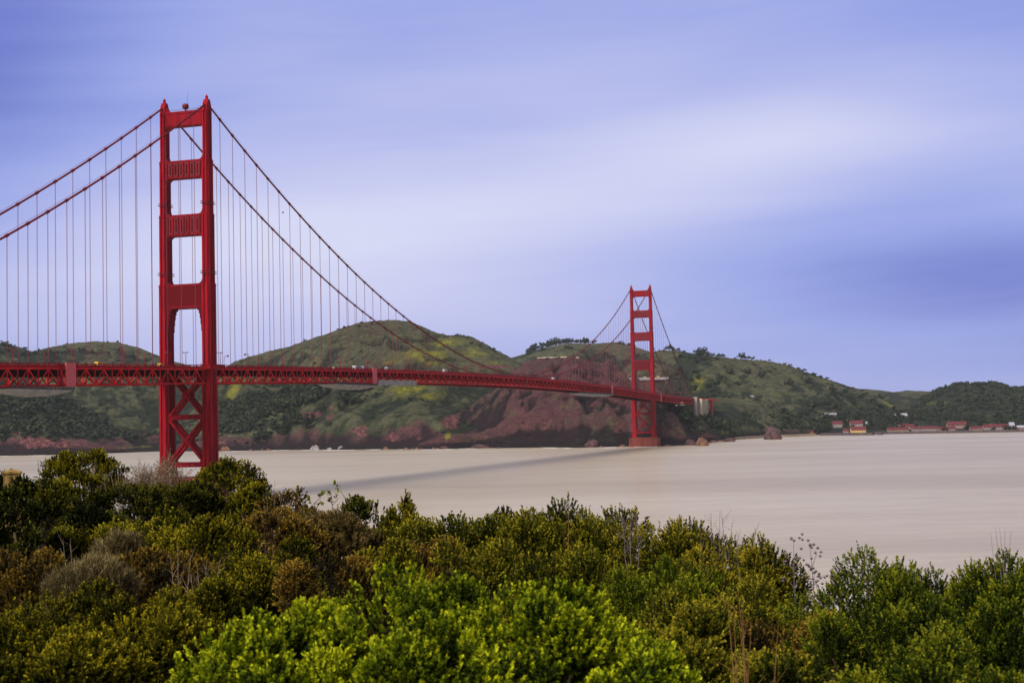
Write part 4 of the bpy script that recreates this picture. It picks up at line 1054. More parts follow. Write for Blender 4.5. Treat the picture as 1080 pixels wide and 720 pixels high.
rock(361, 474.0, 10, 4, pal, 'white-streaked rock at the waterline, right of the pale pair', seed=7)
rock(348, 474.4, 6, 2.5, pal, 'small pale rock between the two white-streaked rocks', seed=8)
rock(238, 475.8, 10, 5, bro, 'reddish rock at the waterline just right of the near tower', seed=9)
rock(468, 473.4, 10, 3, drk, 'low black rock under the white marker light', seed=10)
rock(624, 471.6, 16, 8, drk, 'jagged black rock with pale streaks left of the far tower', seed=12)
rock(505, 472.5, 16, 4, drk, 'low black reef right of the white marker light', seed=13)
rock(770, 465.6, 12, 4, drk, 'low dark rock at the tip of the pylon spur', seed=14)
drk_list = [drk, bro]
for q in range(44):
    px = random.choice((random.uniform(232, 660), random.uniform(420, 660), random.uniform(700, 775))); py = float(np.interp(px, [a_ for a_, _ in SHORE], [b_ for _, b_ in SHORE]))+random.uniform(.05, .35)
    r_ = rock(px, py, random.uniform(1.6, 6), random.uniform(.8, 2.6), drk_list[q % 2], 'small boulder in the broken line of rocks at the foot of the cliffs', 'shore_boulder', 30+q); r_['group'] = 'boulders at the foot of the far cliffs'
p = at_z(741, 469.8, 0)
e_ = empty('fog_signal_house', tuple(p+[0, 0, 3.0]), YAW); tag(e_, 'small white house with brown base on a rock right of the far tower', 'house')
b = MB(); b.box(-4.2, 3.6, -3, 3, -2, 4.4); b.build('wall', whitew, e_)
b = MB(); b.prism([(-3.4, 4.4), (3.4, 4.4), (0, 6.2)], -4.6, 4.0, 'x'); b.build('roof', bro, e_)
b = MB(); b.box(-2.4, -1.2, -3.08, -2.9, 1.4, 3.0); b.box(.6, 1.8, -3.08, -2.9, 1.4, 3.0); b.build('window', glass_d, e_)
b = MB(); b.box(3.7, 7.5, -2.4, 2.6, -2, 2.2); b.build('annexe', pinkw, e_)
p = at_z(466.3, 473.2, 0)
e_ = empty('marker_light', tuple(p+[0, 0, 1.0])); tag(e_, 'slim white marker light on the shore below the yellow patch', 'lighthouse')
b = MB(); b.tube([(0, 0, 0), (0, 0, 1.5), (0, 0, 1.6), (0, 0, 11)], [3.2, 3.1, 2.1, 1.6], 12); b.build('tower', white_p, e_)
b = MB(); b.tube([(0, 0, 11), (0, 0, 13.4), (0, 0, 14.4)], [1.2, 1.2, .1], 10); b.build('lantern', glass_d, e_)
# battery wall on the flat top of the cliff, and a retaining wall with two yellow trucks behind the far tower
b = MB(); pts = [crest(px, 'lime_hill') for px in np.linspace(567, 612, 10)]
for a, c_ in zip(pts, pts[1:]): b.bar(a+[0, 0, .8], c_+[0, 0, .8], 2.0, 2.2)
tag(b.build('battery_wall', concrete), 'pale wall along the flat top of the bare red cliff', 'wall')
wa_ = min(hit(px_q, 400, 2600)[1] for px_q in (655, 662, 670, 680, 690, 700, 706))-6
pa = P(655, 399.8, wa_); pb = P(705, 397.6, wa_)
mid = (pa+pb)/2; e_ = empty('lookout_terrace', tuple(mid), math.atan2(pb[1]-pa[1], pb[0]-pa[0])); tag(e_, 'pale grey lookout terrace on the hillside behind the far tower', 'terrace')
Lh = np.linalg.norm(pb-pa)/2
b = MB(); b.box(-Lh, Lh, -2, 60, -4.5, .4); b.build('retaining_wall', tarp, e_)
b = MB(); b.box(-Lh, Lh, -2, -1.6, .4, 1.5); b.build('parapet', greyroof, e_)
for i, f in enumerate((.50, .78)):
    q = pa+(pb-pa)*f+[0, 0, .4]; t_ = empty('road_roller', tuple(q+F0*1.0), YAW+math.pi/2); tag(t_, 'yellow truck on the lookout terrace seen %s the legs of the far tower' % ('between' if i == 0 else 'just right of'), 'truck')
    t_.name = 'yellow_truck'
    b = MB(); b.prism([(-3.2, .6), (3.2, .6), (3.2, 1.6), (2.4, 3.4), (-3.2, 3.4)], -1.3, 1.3, 'x'); b.build('body', yellow_p, t_)
    b = MB(); b.box(-1.33, 1.33, 1.0, 2.5, 2.0, 3.0); b.build('window', glass_d, t_)
    for sx in (-1, 1):
        for yy in (-2, 2): b = MB(); b.tube([(sx*1.05, yy, .5), (sx*1.34, yy, .5)], .5, 10); b.build('wheel', rubber, t_)

# gull in the sky
p = P(298.5, 224.5, 330); e_ = empty('gull', tuple(p), 2.2); tag(e_, 'tiny gull gliding in the sky right of the near tower', 'gull')
b = MB(); b.tube([(0, -.28, 0), (0, -.1, .02), (0, .1, .02), (0, .24, .04), (0, .32, .03)], [.02, .08, .075, .045, .01], 8)
for sg in (-1, 1): b.prism([(0, .08), (0, .12), (sg*.35, .30), (sg*.75, .20), (sg*.75, .185), (sg*.35, .25)], -.07, .07, 'y')
b.build("plumage", lampmetal, e_, True)

# ------------------------------------------------------------------ the bluff and its shrubs
# (photo x, photo y of the top, photo width, distance, height in metres, kind, label, leaf size, group)
SH = [
 # the bright bush nearest the camera: six shrubs grown together
 (420, 606, 210, 8.2, 1.45, 'bright', 'bright green bush at bottom centre with the tallest tuft of new leaves', None),
 (545, 622, 190, 7.8, 1.35, 'bright', 'bright yellow-green bush at bottom centre, right of the tallest tuft', None),
 (625, 634, 150, 8.0, 1.3, 'bright', 'bright green bush at the bottom, right end of the vivid clump', None),
 (310, 640, 180, 7.6, 1.2, 'bright', 'bright green bush at the bottom, left of the tallest tuft', None),
 (232, 672, 150, 7.2, 1.1, 'bright', 'low bright green bush at the left end of the vivid clump', None),
 (680, 690, 90, 7.0, 0.8, 'bright', 'small bright green sprig bush at the bottom edge below the bare orange stems', None),
 (470, 655, 230, 6.8, 1.1, 'bright', 'vivid green bush along the bottom edge in front of the tallest tuft', None),
 # bottom left
 (40, 622, 170, 11.5, 1.5, 'olive', 'dark olive bush with yellowed leaf tips in the bottom left corner', None),
 (140, 636, 150, 10.5, 1.4, 'olive', 'olive-brown bush in the lower left between corner bush and vivid clump', None),
 (70, 668, 200, 8.8, 1.2, 'olive', 'dark mottled bush at the bottom edge of the left corner', None),
 (205, 612, 120, 12.5, 1.5, 'olive', 'olive bush rising just above the left end of the vivid clump', None),
 # middle left slope
 (20, 583, 110, 17, 1.5, 'rust', 'rusty green bush on the left edge halfway down the slope', None),
 (95, 590, 90, 16, 1.0, 'dry', 'pale tufted grassy clump among the olive bushes on the left', None),
 (60, 556, 90, 22, 1.5, 'green', 'mid-green bush on the left slope above the rusty one', None),
 (150, 541, 110, 23, 1.8, 'green', 'rounded green bush of the middle left slope, left one of two', None),
 (220, 545, 100, 22, 1.8, 'olive', 'rounded olive bush of the middle left slope, right one of two', None),
 (300, 572, 120, 18, 1.6, 'olive', 'pale yellow-olive bush left of the brownish mound', None),
 (250, 590, 120, 15, 1.5, 'olive', 'broad olive bush in front of the two rounded ones', None),
 (345, 590, 100, 13.5, 1.4, 'rust', 'brown and green bush behind the tallest vivid tuft', None),
 (170, 580, 120, 17.5, 1.5, 'rust', 'brown-tinged bush low on the left slope beneath the rounded green one', None),
 (120, 566, 60, 21, 1.2, 'dry', 'small straw-coloured dry bush between green bushes on the left', None),
 (400, 572, 90, 17, 1.5, 'green', 'small fresh green bush right below the brownish mound', None),
 # skyline left
 (-6, 498, 60, 30, 1.9, 'dark', 'dark bush behind the wooden post at the left edge', None),
 (32, 506, 36, 21, 1.4, 'dark', 'small dark bush wrapped round the right side of the wooden post', None),
 (6, 520, 60, 19.5, 1.4, 'dark', 'dark bush hiding the foot of the wooden post', None),
 (86, 476, 90, 40, 2.6, 'olive', 'open round-topped shrub with bare lower branches standing against the water', None),
 (62, 506, 56, 36, 1.2, 'olive', 'low yellowish bush under the open round-topped shrub', None),
 (126, 513, 80, 31, 1.6, 'dark', 'dark green mound between the round-topped shrub and big mound', None),
 (50, 526, 100, 28, 1.6, 'dark', 'dark green mound right of the wooden post, below the skyline', None),
 (180, 512, 70, 33, 1.6, 'dark', 'dark mound at the left foot of the big yellow-green mound', None),
 (238, 486, 100, 36, 2.6, 'olive', 'big domed yellow-green shrub at the foot of the near tower', None),
 (206, 509, 60, 34, 1.8, 'dark', 'dark left shoulder of shrub against the big domed one', None),
 (266, 510, 50, 34, 1.8, 'olive', 'small olive shoulder bush right of the big domed shrub', None),
 (176, 482, 44, 41, 2.2, 'twig', 'leafless brown twiggy bush in front of the near tower left leg', None),
 (150, 496, 40, 38, 1.4, 'twig', 'small pale leafless bush left of the brown twiggy one', None),
 (302, 519, 66, 29, 1.9, 'rust', 'olive-brown bush on the skyline right of the big domed shrub', None),
 (352, 517, 30, 27, 1.9, 'sprig', 'thin sprig of light green leaves rising above the skyline bushes', None),
 (350, 540, 110, 26, 1.6, 'brown', 'brownish mound of dry and olive leaves below the thin sprig', None),
 (392, 526, 54, 27, 2.0, 'dark', 'dark green bush on the skyline right of the thin sprig', None),
 (424, 526, 34, 26, 2.3, 'olive', 'upright olive bush ending the left skyline before the water', None),
 (290, 540, 110, 25, 1.6, 'rust', 'brown-green bush in the hollow under the skyline right of the dome', None),
 (100, 536, 90, 26, 1.6, 'dark', 'dark bush filling the hollow left of the rounded green one', None),
 # centre and right row against the water
 (462, 549, 70, 22, 2.2, 'green', 'green bush at the left end of the centre row against the water', None),
 (505, 543, 66, 21, 2.4, 'green', 'green bush with spiky tips, second in the centre row', None),
 (548, 545, 60, 21, 2.4, 'green', 'green bush in the centre row left of the tall twin tips', None),
 (585, 536, 60, 20, 2.6, 'green', 'tallest green bush of the centre row with twin tips', None),
 (632, 547, 64, 20, 2.5, 'green', 'green bush of the centre row just right of the twin tips', None),
 (686, 547, 50, 19.5, 2.5, 'oliveg', 'bush with one upright leafy spike beside a bare grey twig', None),
 (726, 560, 64, 19, 2.4, 'oliveg', 'yellowish green bush beneath the fan of bare twigs', None),
 (774, 572, 60, 17.5, 2.3, 'oliveg', 'mottled bush right of the fan of bare twigs', None),
 (802, 582, 56, 16.5, 2.2, 'oliveg', 'mottled bush ending the row before the dry weed stalks', None),
 (792, 616, 70, 14, 1.8, 'green', 'green bush in front of the row, left of the dry weed stalks', None),
 (700, 596, 130, 13, 1.8, 'fresh', 'fresh green mound in front of the centre right row', None),
 (756, 630, 110, 11.5, 1.6, 'green', 'dark green bush right of the fresh mound behind orange stems', None),
 (840, 652, 90, 11, 1.5, 'rust', 'brown-speckled bush under the dry weed stalks', None),
 (600, 580, 140, 14.5, 1.9, 'green', 'shaded green bush under the twin tips behind the vivid clump', None),
 (500, 575, 120, 15, 1.9, 'green', 'shaded green bush behind the vivid clump, centre', None),
 (440, 570, 60, 18, 1.6, 'rust', 'reddish brown bush in the gap at the left end of the centre row', None),
 (760, 672, 130, 9.5, 1.4, 'green', 'dark green bush at the bottom edge around the orange stems', None),
 (850, 690, 130, 9, 1.3, 'green', 'dark green bush at the bottom edge left of the big right bush', None),
 (720, 640, 120, 10.5, 1.5, 'green', 'dark bush directly right of the vivid clump', None),
 # right corner
 (942, 586, 90, 12.5, 1.9, 'rich', 'deep green bush with the highest tip of the right corner clump', None),
 (905, 606, 60, 12, 1.7, 'rich', 'deep green bush at the left shoulder of the right corner clump', None),
 (1000, 598, 100, 12, 1.9, 'rich', 'deep green bush in the middle of the right corner clump', None),
 (1056, 588, 90, 12, 2.0, 'rich', 'deep green bush at the right edge below the grass spikes', None),
 (930, 640, 150, 10, 1.6, 'rich', 'glossy green bush low in the right corner clump, left one', None),
 (1040, 640, 160, 9.5, 1.6, 'rich', 'glossy green bush low in the right corner clump, right one', None),
 (980, 680, 190, 8.2, 1.3, 'rich', 'dark leafy bush along the bottom edge of the right corner', None),
 (1110, 600, 100, 11, 1.8, 'rich', 'deep green bush cut by the right edge of the picture', None),
 (-60, 560, 120, 20, 1.8, 'green', 'green bush cut by the left edge of the picture', None),
]
MATS = dict(
 bright=leafmat('leaf_bright_green', (.011, .023, .002), (.130, .180, .005), (.570, .600, .015), .28, .65, .10, 3),
 fresh=leafmat('leaf_fresh_green', (0.028, 0.042, 0.004), (0.12, 0.15, 0.008), (0.33, 0.33, 0.018), .25, .65, .08, 3),
 green=leafmat('leaf_mid_green', (0.008, 0.013, 0.002), (0.058, 0.068, 0.005), (0.36, 0.3, 0.018), .2, .65, .08, 3),
 oliveg=leafmat('leaf_mottled_green', (0.008, 0.012, 0.002), (0.07, 0.074, 0.005), (0.38, 0.3, 0.02), .2, .65, .08, 3),
 olive=leafmat('leaf_olive', (0.01, 0.013, 0.002), (0.095, 0.09, 0.005), (0.4, 0.33, 0.014), .2, .7, .08, 3),
 rust=leafmat('leaf_rusty', (0.013, 0.01, 0.002), (0.115, 0.068, 0.008), (0.38, 0.235, 0.022), .2, .6, .25, 3),
 brown=leafmat('leaf_brown', (0.036, 0.026, 0.01), (0.13, 0.088, 0.025), (0.25, 0.17, 0.05), .2, .7, .2, 3),
 dry=leafmat('leaf_straw', (.060, .045, .018), (.150, .110, .040), (.26, .20, .085), .2, .7, .2, 3),
 dark=leafmat('leaf_dark_green', (0.004, 0.007, 0.002), (0.024, 0.029, 0.005), (0.14, 0.13, 0.012), .15, .7, .08, 3),
 rich=leafmat('leaf_deep_green', (0.006, 0.012, 0.002), (0.038, 0.062, 0.004), (0.24, 0.245, 0.012), .2, .65, .08, 3),
 twig=leafmat('leaf_dead_brown', (.060, .035, .022), (.13, .080, .050), (.22, .15, .10), .1, .8, .1, 3),
)
MATS['sprig'] = MATS['fresh']
twig_m = mottled('twig_bark', (.07, .045, .03), (.16, .11, .08), 6, .9); palebark = mottled('pale_branch_bark', (.16, .11, .08), (.30, .22, .16), 5, .9)
LEAF = dict(bright=(.028, .0088), fresh=(.028, .0085), green=(.027, .0088), oliveg=(.027, .0088), olive=(.027, .0085), rust=(.028, .0078), brown=(.040, .0055), dry=(.085, .0035), dark=(.028, .009), rich=(.025, .0082), twig=(.05, .004), sprig=(.050, .016))
BASES = []
for (px, py, wpx, dist, hm, kind, label, g_) in SH:
    top = P(px, py, dist); BASES.append((px, py, wpx, dist, hm, kind, label, top))
gp = []
for (px, py, wpx, dist, hm, kind, label, top) in BASES:
    u, w_ = floorc(top[0], top[1]); gp.append((u, w_, top[2]-hm))
gp += [(0, 0, 38.95), (-6, -4, 39.0), (6, -4, 39.0), (0, 3.5, 38.7), (-25, 0, 38.8), (25, 0, 38.2), (-60, 20, 38.4), (60, 10, 36.5), (0, -60, 39.5), (-80, -40, 40), (80, -40, 39), (-30, 40, 37), (30, 20, 35.5), (-3, 4, 38.6), (3, 4, 38.5)]
gp = np.array(gp)
def bluff(u, w_):
    u = np.asarray(u, float); w_ = np.asarray(w_, float); sh_ = u.shape; u = u.ravel(); w_ = w_.ravel()
    edge_w = np.interp(u, [-60, -14, -6, -1.5, 2, 8, 60], [52, 46, 34, 27, 24, 21, 24])
    out = np.zeros(len(u))
    for a in range(0, len(u), 20000):
        uu = u[a:a+20000, None]; ww = np.minimum(w_[a:a+20000], edge_w[a:a+20000])[:, None]
        d2 = (uu-gp[None, :, 0])**2+(ww-gp[None, :, 1])**2+1.2; k_ = d2**-1.5; out[a:a+20000] = (k_*gp[None, :, 2]).sum(1)/k_.sum(1)
    over = np.maximum(w_-edge_w, 0)
    z = out-np.where(over < 6, over**2*.07, 2.52+(over-6)*1.05)+.25*(fbm(u*.7, w_*.7, 4)-.5)+(fbm(u*.08+9, w_*.08, 4)-.5)*np.minimum(over, 14)
    return np.maximum(z, -6).reshape(sh_)
gu = np.concatenate([np.linspace(-160, -30, 40), np.linspace(-29.5, 29.5, 150), np.linspace(30, 160, 40)]); gw = np.concatenate([np.linspace(-70, 0, 24), np.linspace(.4, 60, 150), np.linspace(61, 120, 50)])
GU, GW = np.meshgrid(gu, gw, indexing='ij'); GZ = bluff(GU, GW); gx, gy = to_world(GU, GW)
idx = np.arange(GU.size).reshape(GU.shape); faces = np.stack([idx[:-1, :-1], idx[1:, :-1], idx[1:, 1:], idx[:-1, 1:]], -1).reshape(-1, 4)
M = Mat('bluff_soil', .95, .1); v = M.coord(); f = M.noise(v, 1.6, 6, .6); M.color(M.ramp(f, [(.3, (.018, .017, .009)), (.55, (.050, .042, .020)), (.75, (.11, .085, .045))])); M.bump(f, .6, .2)
o = link('bluff_ground', npmesh('bluff_ground', np.stack([gx, gy, GZ], -1).reshape(-1, 3), faces, True), M.m); tag(o, kind='structure')

def leaf_arrays(rng, base, axis, ll, lw, per, slen, spread, tshift, open_=.9):
    """rosettes of small leaves along short shoots; base (n,3), axis (n,3) unit"""
    n = len(base); t = rng.random((n, per))**.7; ax_ = axis[:, None, :]
    p = base[:, None, :]+ax_*(t*slen[:, None])[..., None]
    rnd = rng.normal(size=(n, per, 3)); rad = rnd-(rnd*ax_).sum(-1, keepdims=True)*ax_; rad /= np.linalg.norm(rad, axis=-1, keepdims=True)+1e-6
    d = rad*open_*(1.15-.6*t)[..., None]+ax_*(.35+.8*t)[..., None]; d /= np.linalg.norm(d, axis=-1, keepdims=True)
    side = np.cross(d, ax_+.35*rng.normal(size=(n, per, 3))); side /= np.linalg.norm(side, axis=-1, keepdims=True)+1e-6
    L_ = ll*(.65+.6*rng.random((n, per, 1))); Wd = lw*(.7+.6*rng.random((n, per, 1)))
    nrm = np.cross(side, d)
    m_ = p+d*L_*.55+nrm*L_*.10
    v = np.stack([p, m_-side*Wd, p+d*L_, m_+side*Wd], 2).reshape(-1, 3)
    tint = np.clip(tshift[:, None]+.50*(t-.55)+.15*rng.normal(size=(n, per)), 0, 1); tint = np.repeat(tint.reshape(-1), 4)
    return v, tint
def make_shrub(i, rec):
    px, py, wpx, dist, hm, kind, label, top = rec
    rng = np.random.default_rng(100+i); rx = max(wpx/FPX*dist/2*1.15, (hm*.40 if 'bare lower' not in label and 'upright olive' not in label and 'ending the row' not in label and dist < 30 else 0)); ry = rx*.9
    e_ = empty('shrub' if kind not in ('twig', 'dry') else ('twiggy_shrub' if kind == 'twig' else 'dry_grass_clump'), (top[0], top[1], top[2]-hm), YAW)
    tag(e_, label, 'shrub' if kind != 'dry' else 'grass clump')
    ll, lw = LEAF[kind]
    sc_ = min(1.5, max(.8, dist/17)); ll *= sc_; lw *= sc_
    rz = hm*.56 if 'bare lower' not in label else hm*.44; zc = hm-rz
    if kind in ('twig', 'sprig'):
        b = MB(); tips = []
        n_ = 26 if kind == 'twig' else 9
        for k in range(n_):
            a = rng.random()*6.28; lean = rng.random()**.6*rx; q = np.array([0, 0, 0.]); pts = [q]
            tgt = np.array([math.cos(a)*lean, math.sin(a)*lean, hm*(.70+.3*rng.random())*(1-.25*(lean/rx)**2)])
            for s_ in (.3, .6, .85, 1): pts.append(tgt*[s_**1.3, s_**1.3, s_]+rng.normal(size=3)*.04)
            b.tube(pts, [.03, .022, .015, .010, .004], 5); 
            for h_ in range(26 if kind == 'twig' else 7):
                f = .35+.65*rng.random(); j = min(3, int(f*4)); fr = f*4-j; q0 = np.array(pts[j])*(1-fr)+np.array(pts[j+1])*fr
                dr = rng.normal(size=3)*[1, 1, .5]+[0, 0, .9]; dr /= np.linalg.norm(dr); L2 = .12+.28*rng.random(); q1 = q0+dr*L2
                b.tube([q0, (q0+q1)/2+rng.normal(size=3)*.02, q1], [.009, .006, .003], 3, False); tips.append((q1-dr*.1, dr))
        b.build('branch', palebark if kind == 'twig' else twig_m, e_)
        base = np.array([t[0] for t in tips]); ax_ = np.array([t[1] for t in tips]); m_ = len(base)
        v, ti = leaf_arrays(rng, base, ax_, ll, lw, 8 if kind == 'twig' else 12, np.full(m_, .14), 0, np.full(m_, .55))
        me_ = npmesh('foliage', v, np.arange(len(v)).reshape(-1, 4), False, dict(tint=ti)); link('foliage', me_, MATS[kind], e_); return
    # lobes over a dome
    nl = int(np.clip(9+rx*rz*11, 12, 40)); ld = rng.normal(size=(nl, 3)); ld[:, 2] = np.abs(ld[:, 2])*1.15-(.55 if 'bare lower' not in label else .0); ld /= np.linalg.norm(ld, axis=1)[:, None]
    smooth_ = 'dome' in label or 'bare lower' in label
    if smooth_: nl = 90; ld = rng.normal(size=(nl, 3)); ld[:, 2] = np.abs(ld[:, 2])-.25; ld /= np.linalg.norm(ld, axis=1)[:, None]
    else: ld = np.sign(ld)*np.abs(ld)**.62; ld /= np.maximum(1, (np.abs(ld)**3.2).sum(1)**(1/3.2))[:, None]
    lrad = (.22+.16*rng.random(nl)) if not smooth_ else .12+.05*rng.random(nl)
    lc = ld*(1-lrad*.95)[:, None]*(.82+.22*rng.random((nl, 1)))
    tall = rng.random(nl) < (.3 if not smooth_ else 0); lc[tall, 2] += .12*rng.random(tall.sum())
    lc = np.concatenate([lc, [[0, 0, .25]]]); lrad = np.append(lrad, .62); ltint = .42+.13*rng.normal(size=nl+1); nl += 1
    Rv = np.array([rx, ry, rz])
    px_area = math.pi*(rx*FPX/dist)*(rz*1.3*FPX/dist); leafpx = (ll*FPX/dist)*(lw*FPX/dist)*1.0
    nleaf = int(np.clip(px_area/leafpx*7.0, 6000, 95000)); per = 26 if kind != 'dry' else 12; ns = nleaf//per
    wgt = lrad**2; wgt[-1] *= .35; k = rng.choice(nl, ns, p=wgt/wgt.sum()); d = rng.normal(size=(ns, 3)); d[:, 2] = np.where(rng.random(ns) < .7, np.abs(d[:, 2]), d[:, 2]); d /= np.linalg.norm(d, axis=1)[:, None]
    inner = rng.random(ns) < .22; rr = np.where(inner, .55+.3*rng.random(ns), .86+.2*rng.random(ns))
    base = (lc[k]+d*(lrad[k]*rr)[:, None])*Rv+[0, 0, zc]
    ok = base[:, 2] > .02; base = base[ok]; d = d[ok]; k = k[ok]; inner = inner[ok]; ns = len(base)
    ax_ = d*[.75, .75, .6]+rng.normal(size=(ns, 3))*.22+[0, 0, .55]; ax_ /= np.linalg.norm(ax_, axis=1)[:, None]
    slen = (.07+.09*rng.random(ns))*sc_*(1.3 if kind in ('green', 'rich', 'oliveg') else 1)
    if kind == 'dry': ax_ = rng.normal(size=(ns, 3))*.25+[0, 0, 1]; ax_ /= np.linalg.norm(ax_, axis=1)[:, None]; slen *= 1.5
    tsh = ltint[k]+.12*rng.normal(size=ns)+np.where(inner, -.25, 0)  # inner shoots tinted darker, occlusion inside the crown painted into the leaf colour
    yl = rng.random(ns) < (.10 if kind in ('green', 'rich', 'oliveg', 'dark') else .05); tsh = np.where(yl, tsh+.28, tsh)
    base[:, 2] *= (hm-.03)/np.percentile(base[:, 2], 99.3); base = base-ax_*slen[:, None]*.6
    # upright sprigs that break the outline
    nsp = int(3+rx*6) if kind not in ('dry', 'brown') and 'dome' not in label and 'bare lower' not in label else 2
    sb = []; sa = []; stem = MB()
    for q in range(nsp):
        kk = rng.integers(0, nl-1); p0 = (lc[kk]*Rv)*[1, 1, .93]+[0, 0, zc+lrad[kk]*rz*.6]; dr = np.array([*(rng.normal(size=2)*.18), 1.0]); dr /= np.linalg.norm(dr); Ls = (.04+.10*rng.random())*(.7+.3*hm/2)
        if kind in ('bright', 'rich'): Ls *= .45
        stem.tube([p0-dr*.15, p0+dr*Ls], [.006, .003], 4)
        for f in np.arange(0, 1.01, .09/ max(Ls, .1)): [(sb.append(p0+dr*Ls*f-dr*.05+rng.normal(size=3)*.012*sc_), sa.append(dr+rng.normal(size=3)*.45)) for _ in range(2)]
    sb = np.array(sb); sa = np.array(sa); sa /= np.linalg.norm(sa, axis=1)[:, None]
    base = np.concatenate([base, sb]); ax_ = np.concatenate([ax_, sa]); slen = np.concatenate([slen, np.full(len(sb), .09*sc_)]); tsh = np.concatenate([tsh, np.full(len(sb), .52)])
    v, ti = leaf_arrays(rng, base, ax_, ll, lw, per, slen, 0, tsh)
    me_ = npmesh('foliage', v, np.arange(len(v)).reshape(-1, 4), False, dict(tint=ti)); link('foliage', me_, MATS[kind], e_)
    # woody frame
    b = MB()
    for q in range(nl-1):
        tip = lc[q]*Rv+[0, 0, zc]; r0 = .016+.012*rng.random(); mid_ = tip*[.45, .45, .5]+rng.normal(size=3)*.05
        b.tube([np.array([rng.normal()*.05, rng.normal()*.05, -.15]), mid_, tip], [r0*1.4, r0, r0*.4], 5)
        for z_ in range(4):
            dd = rng.normal(size=3)*[1, 1, .5]+ld[q]+[0, 0, .4]; dd /= np.linalg.norm(dd); b.tube([tip*.85, tip*.85+dd*lrad[q]*rx*.8], [r0*.45, r0*.15], 4, False)
    b.build('branch', palebark if 'bare lower' in label else twig_m, e_)
for i, rec in enumerate(BASES): make_shrub(i, rec)

# undergrowth between the shrubs
rng = np.random.default_rng(5); n = 9000
uu = rng.uniform(-22, 16, n); ww = rng.uniform(4.5, 40, n); okk = np.abs(uu/ww) < .55; uu = uu[okk]; ww = ww[okk]; zz = bluff(uu, ww); x, y = to_world(uu, ww)
base = np.stack([x, y, zz-.02], 1); n = len(base); ax_ = rng.normal(size=(n, 3))*.35+[0, 0, 1]; ax_ /= np.linalg.norm(ax_, axis=1)[:, None]
v, ti = leaf_arrays(rng, base, ax_, .07, .012, 22, np.full(n, .38), 0, .4+.2*rng.normal(size=n))
o = link('undergrowth', npmesh('undergrowth', v, np.arange(len(v)).reshape(-1, 4), False, dict(tint=ti)), MATS['rust']); tag(o, 'low brownish undergrowth between the shrubs of the slope', 'undergrowth', kind='stuff')

# bare stems, weeds and twigs
def stems(name, px, py, dist, length, n, spread, mat_, label, cat, heads=0, seed=0, rad=.005, fork=3):
    rng = np.random.default_rng(seed); top = P(px, py, dist); e_ = empty(name, (top[0], top[1], top[2]-length), YAW); tag(e_, label, cat)
    b = MB(); hd = b
    for k in range(n):
        a = (k/(max(n-1, 1))-.5)*2 if n > 1 else 0
        tip = np.array([a*spread+rng.normal()*spread*.15, rng.normal()*spread*.3, length*(1-.25*abs(a)*rng.random())]); b0 = np.array([a*spread*.12, 0, -.2])
        mid_ = (b0+tip)/2+rng.normal(size=3)*[.03, .03, 0]*length; b.tube([b0, (b0+mid_)/2, mid_, (mid_+tip)/2, tip], [rad*1.6, rad*1.4, rad*1.1, rad*.8, rad*.4], 5)
        for q in range(fork):
            f = .45+.5*rng.random(); p0 = mid_+(tip-mid_)*max(0, (f-.5)*2) if f > .5 else mid_; dr = rng.normal(size=3)*[.6, .6, .2]+[0, 0, .8]; dr /= np.linalg.norm(dr); p1 = p0+dr*length*(.10+.14*rng.random()); b.tube([p0, p1], [rad*.7, rad*.3], 4)
            if heads:
                for w_ in range(heads):
                    c = p1+rng.normal(size=3)*.025; hd.tube([c-[0, 0, .012], c, c+[0, 0, .012]], [.004, .016, .004], 5)
        if heads:
            for w_ in range(heads*2): c = tip+rng.normal(size=3)*[.04, .04, .03]; hd.tube([c-[0, 0, .012], c, c+[0, 0, .012]], [.004, .018, .004], 5)
    b.build('stem', mat_, e_)
greytwig = mottled('grey_twig', (.09, .07, .075), (.18, .14, .14), 8, .9); orangetwig = mottled('orange_stem', (.12, .055, .02), (.24, .12, .045), 8, .85)
stems('bare_twig', 665, 541, 18.5, .9, 3, .09, greytwig, 'bare grey twig beside the upright leafy spike of the centre row', 'twig', 0, 1, .0045, 14)
stems('bare_twig', 757, 538, 18, .95, 8, .24, greytwig, 'fan of bare grey twigs above the mottled bushes', 'twig', 0, 2, .0035, 4)
stems('bare_twig', 783, 556, 17, .8, 2, .12, greytwig, 'slanting bare grey twig right of the twig fan', 'twig', 0, 3, .005, 4)
stems('dry_weed', 855, 578, 13, .95, 1, .04, greytwig, 'tall dry weed with clustered seed heads, left of the pair', 'weed', 4, 4, .005, 6)
stems('dry_weed', 871, 597, 12.6, .8, 2, .09, greytwig, 'shorter dry weed with clustered seed heads, right of the pair', 'weed', 4, 5, .005, 5)
stems('dry_weed', 838, 570, 14, .7, 1, .06, greytwig, 'dry weed leaning against the last mottled bush of the row', 'weed', 3, 15, .004, 5)
stems('grass_spike', 1056, 556, 11.5, .62, 5, .085, greytwig, 'thin dry grass spikes above the right corner bush', 'grass', 0, 6, .0022, 0)
stems('dead_shoots', 600, 537, 17, 1.2, 1, .02, orangetwig, 'single reddish stem rising past the twin tips', 'stem', 0, 7, .005, 6)
stems('dead_shoots', 779, 622, 8.6, 1.05, 5, .055, orangetwig, 'cluster of upright orange stems at the bottom right of centre', 'stem', 0, 8, .0032, 2)
stems('dead_shoots', 798, 622, 8.4, 1.1, 2, .10, orangetwig, 'crooked pale orange branch right of the upright orange stems', 'stem', 0, 9, .0035, 3)
stems('dead_shoots', 735, 570, 13, .8, 2, .12, orangetwig, 'thin yellowish stems leaning over the fresh green mound', 'stem', 0, 10, .003, 3)
stems('bare_twig', 190, 572, 16, .8, 3, .12, palebark, 'pale bare twig among the olive bushes of the left slope', 'twig', 0, 11, .0035, 8)
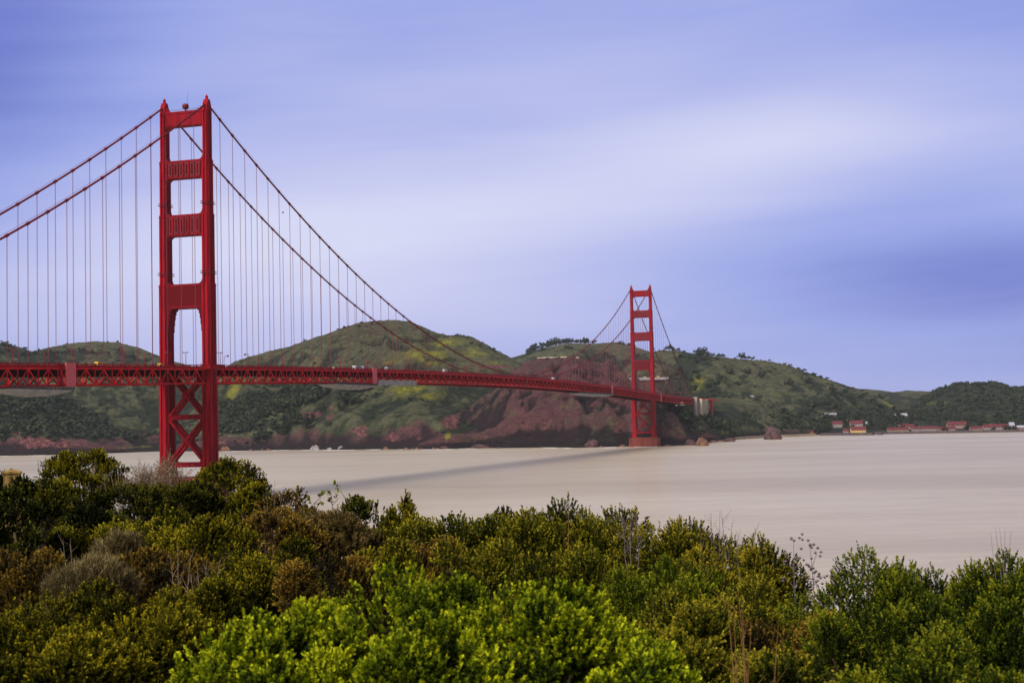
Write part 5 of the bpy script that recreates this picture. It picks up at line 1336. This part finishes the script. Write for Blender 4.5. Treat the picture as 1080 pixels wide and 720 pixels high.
stems('bare_twig', 70, 565, 18, .8, 2, .05, palebark, 'upright pale twig above the rusty bushes on the left', 'twig', 0, 12, .0035, 6)
stems('bare_twig', 215, 588, 13, .6, 4, .14, palebark, 'small forked grey twig in front of the broad olive bush', 'twig', 0, 13, .003, 7)
stems('dry_weed', 128, 495, 36, 1.1, 7, .45, palebark, 'pale feathery weeds between the round-topped shrub and twiggy bush', 'weed', 0, 14, .006, 6)
stems('grass_spike', 40, 484, 27, 1.5, 1, .02, greytwig, 'single tall thin spike right of the wooden post', 'grass', 0, 16, .006, 2)
stems('grass_spike', 288, 505, 28, .9, 3, .16, greytwig, 'thin grass spikes on the skyline right of the domed shrub', 'grass', 0, 17, .004, 2)

# weathered timber post at the left edge
top = P(13, 495.5, 23); e_ = empty('timber_post', (top[0], top[1], top[2]-1.9), YAW+.35); tag(e_, 'weathered yellowish wooden post with a flat cap at the left edge', 'post')
M = Mat('weathered_timber', .85, .2); v = M.coord((9, 9, .8)); f = M.noise(v, 1.6, 6, .6); f2 = M.noise(M.coord((1, 1, 1)), 3, 3)
c = M.ramp(f, [(.3, (.12, .065, .020)), (.5, (.27, .165, .050)), (.75, (.40, .28, .11))]); c = M.mix(M.rng(f2, .5, .75, 0, .5), c, (.12, .10, .04)); M.color(c); M.bump(f, .5, .01)
b = MB(); b.box(-.135, .135, -.135, .135, -.4, 1.86)
for k in (-.06, .03): b.box(k, k+.012, -.138, -.13, .3, 1.84)
b.build('post', M.m, e_)
b = MB(); b.prism([(-.15, -.15), (.15, -.15), (.15, .15), (-.15, .15)], 1.845, 1.875, 'z')
b.add([(-.15, -.15, 1.875), (.15, -.15, 1.875), (.15, .15, 1.875), (-.15, .15, 1.875), (-.05, -.05, 1.91), (.05, -.05, 1.91), (.05, .05, 1.91), (-.05, .05, 1.91)], [(0, 1, 5, 4), (1, 2, 6, 5), (2, 3, 7, 6), (3, 0, 4, 7), (4, 5, 6, 7)])
b.build('cap', M.m, e_)

# ------------------------------------------------------------------ haze
HB = MB(); HB.box(-9000, 9000, -6000, 13000, -8, 330); hz = Mat('haze')
pvn = hz.n('ShaderNodeVolumePrincipled'); pvn.inputs['Density'].default_value = 1.6e-5; pvn.inputs['Color'].default_value = (.72, .78, .92, 1); pvn.inputs['Anisotropy'].default_value = 0
hz.t.nodes.remove(hz.b); hz.l(pvn.outputs[0], hz.t.nodes['Material Output'].inputs['Volume'])
tag(HB.build('haze', hz.m), kind='stuff')
scn.cycles.volume_step_rate = 10; scn.cycles.volume_max_steps = 16
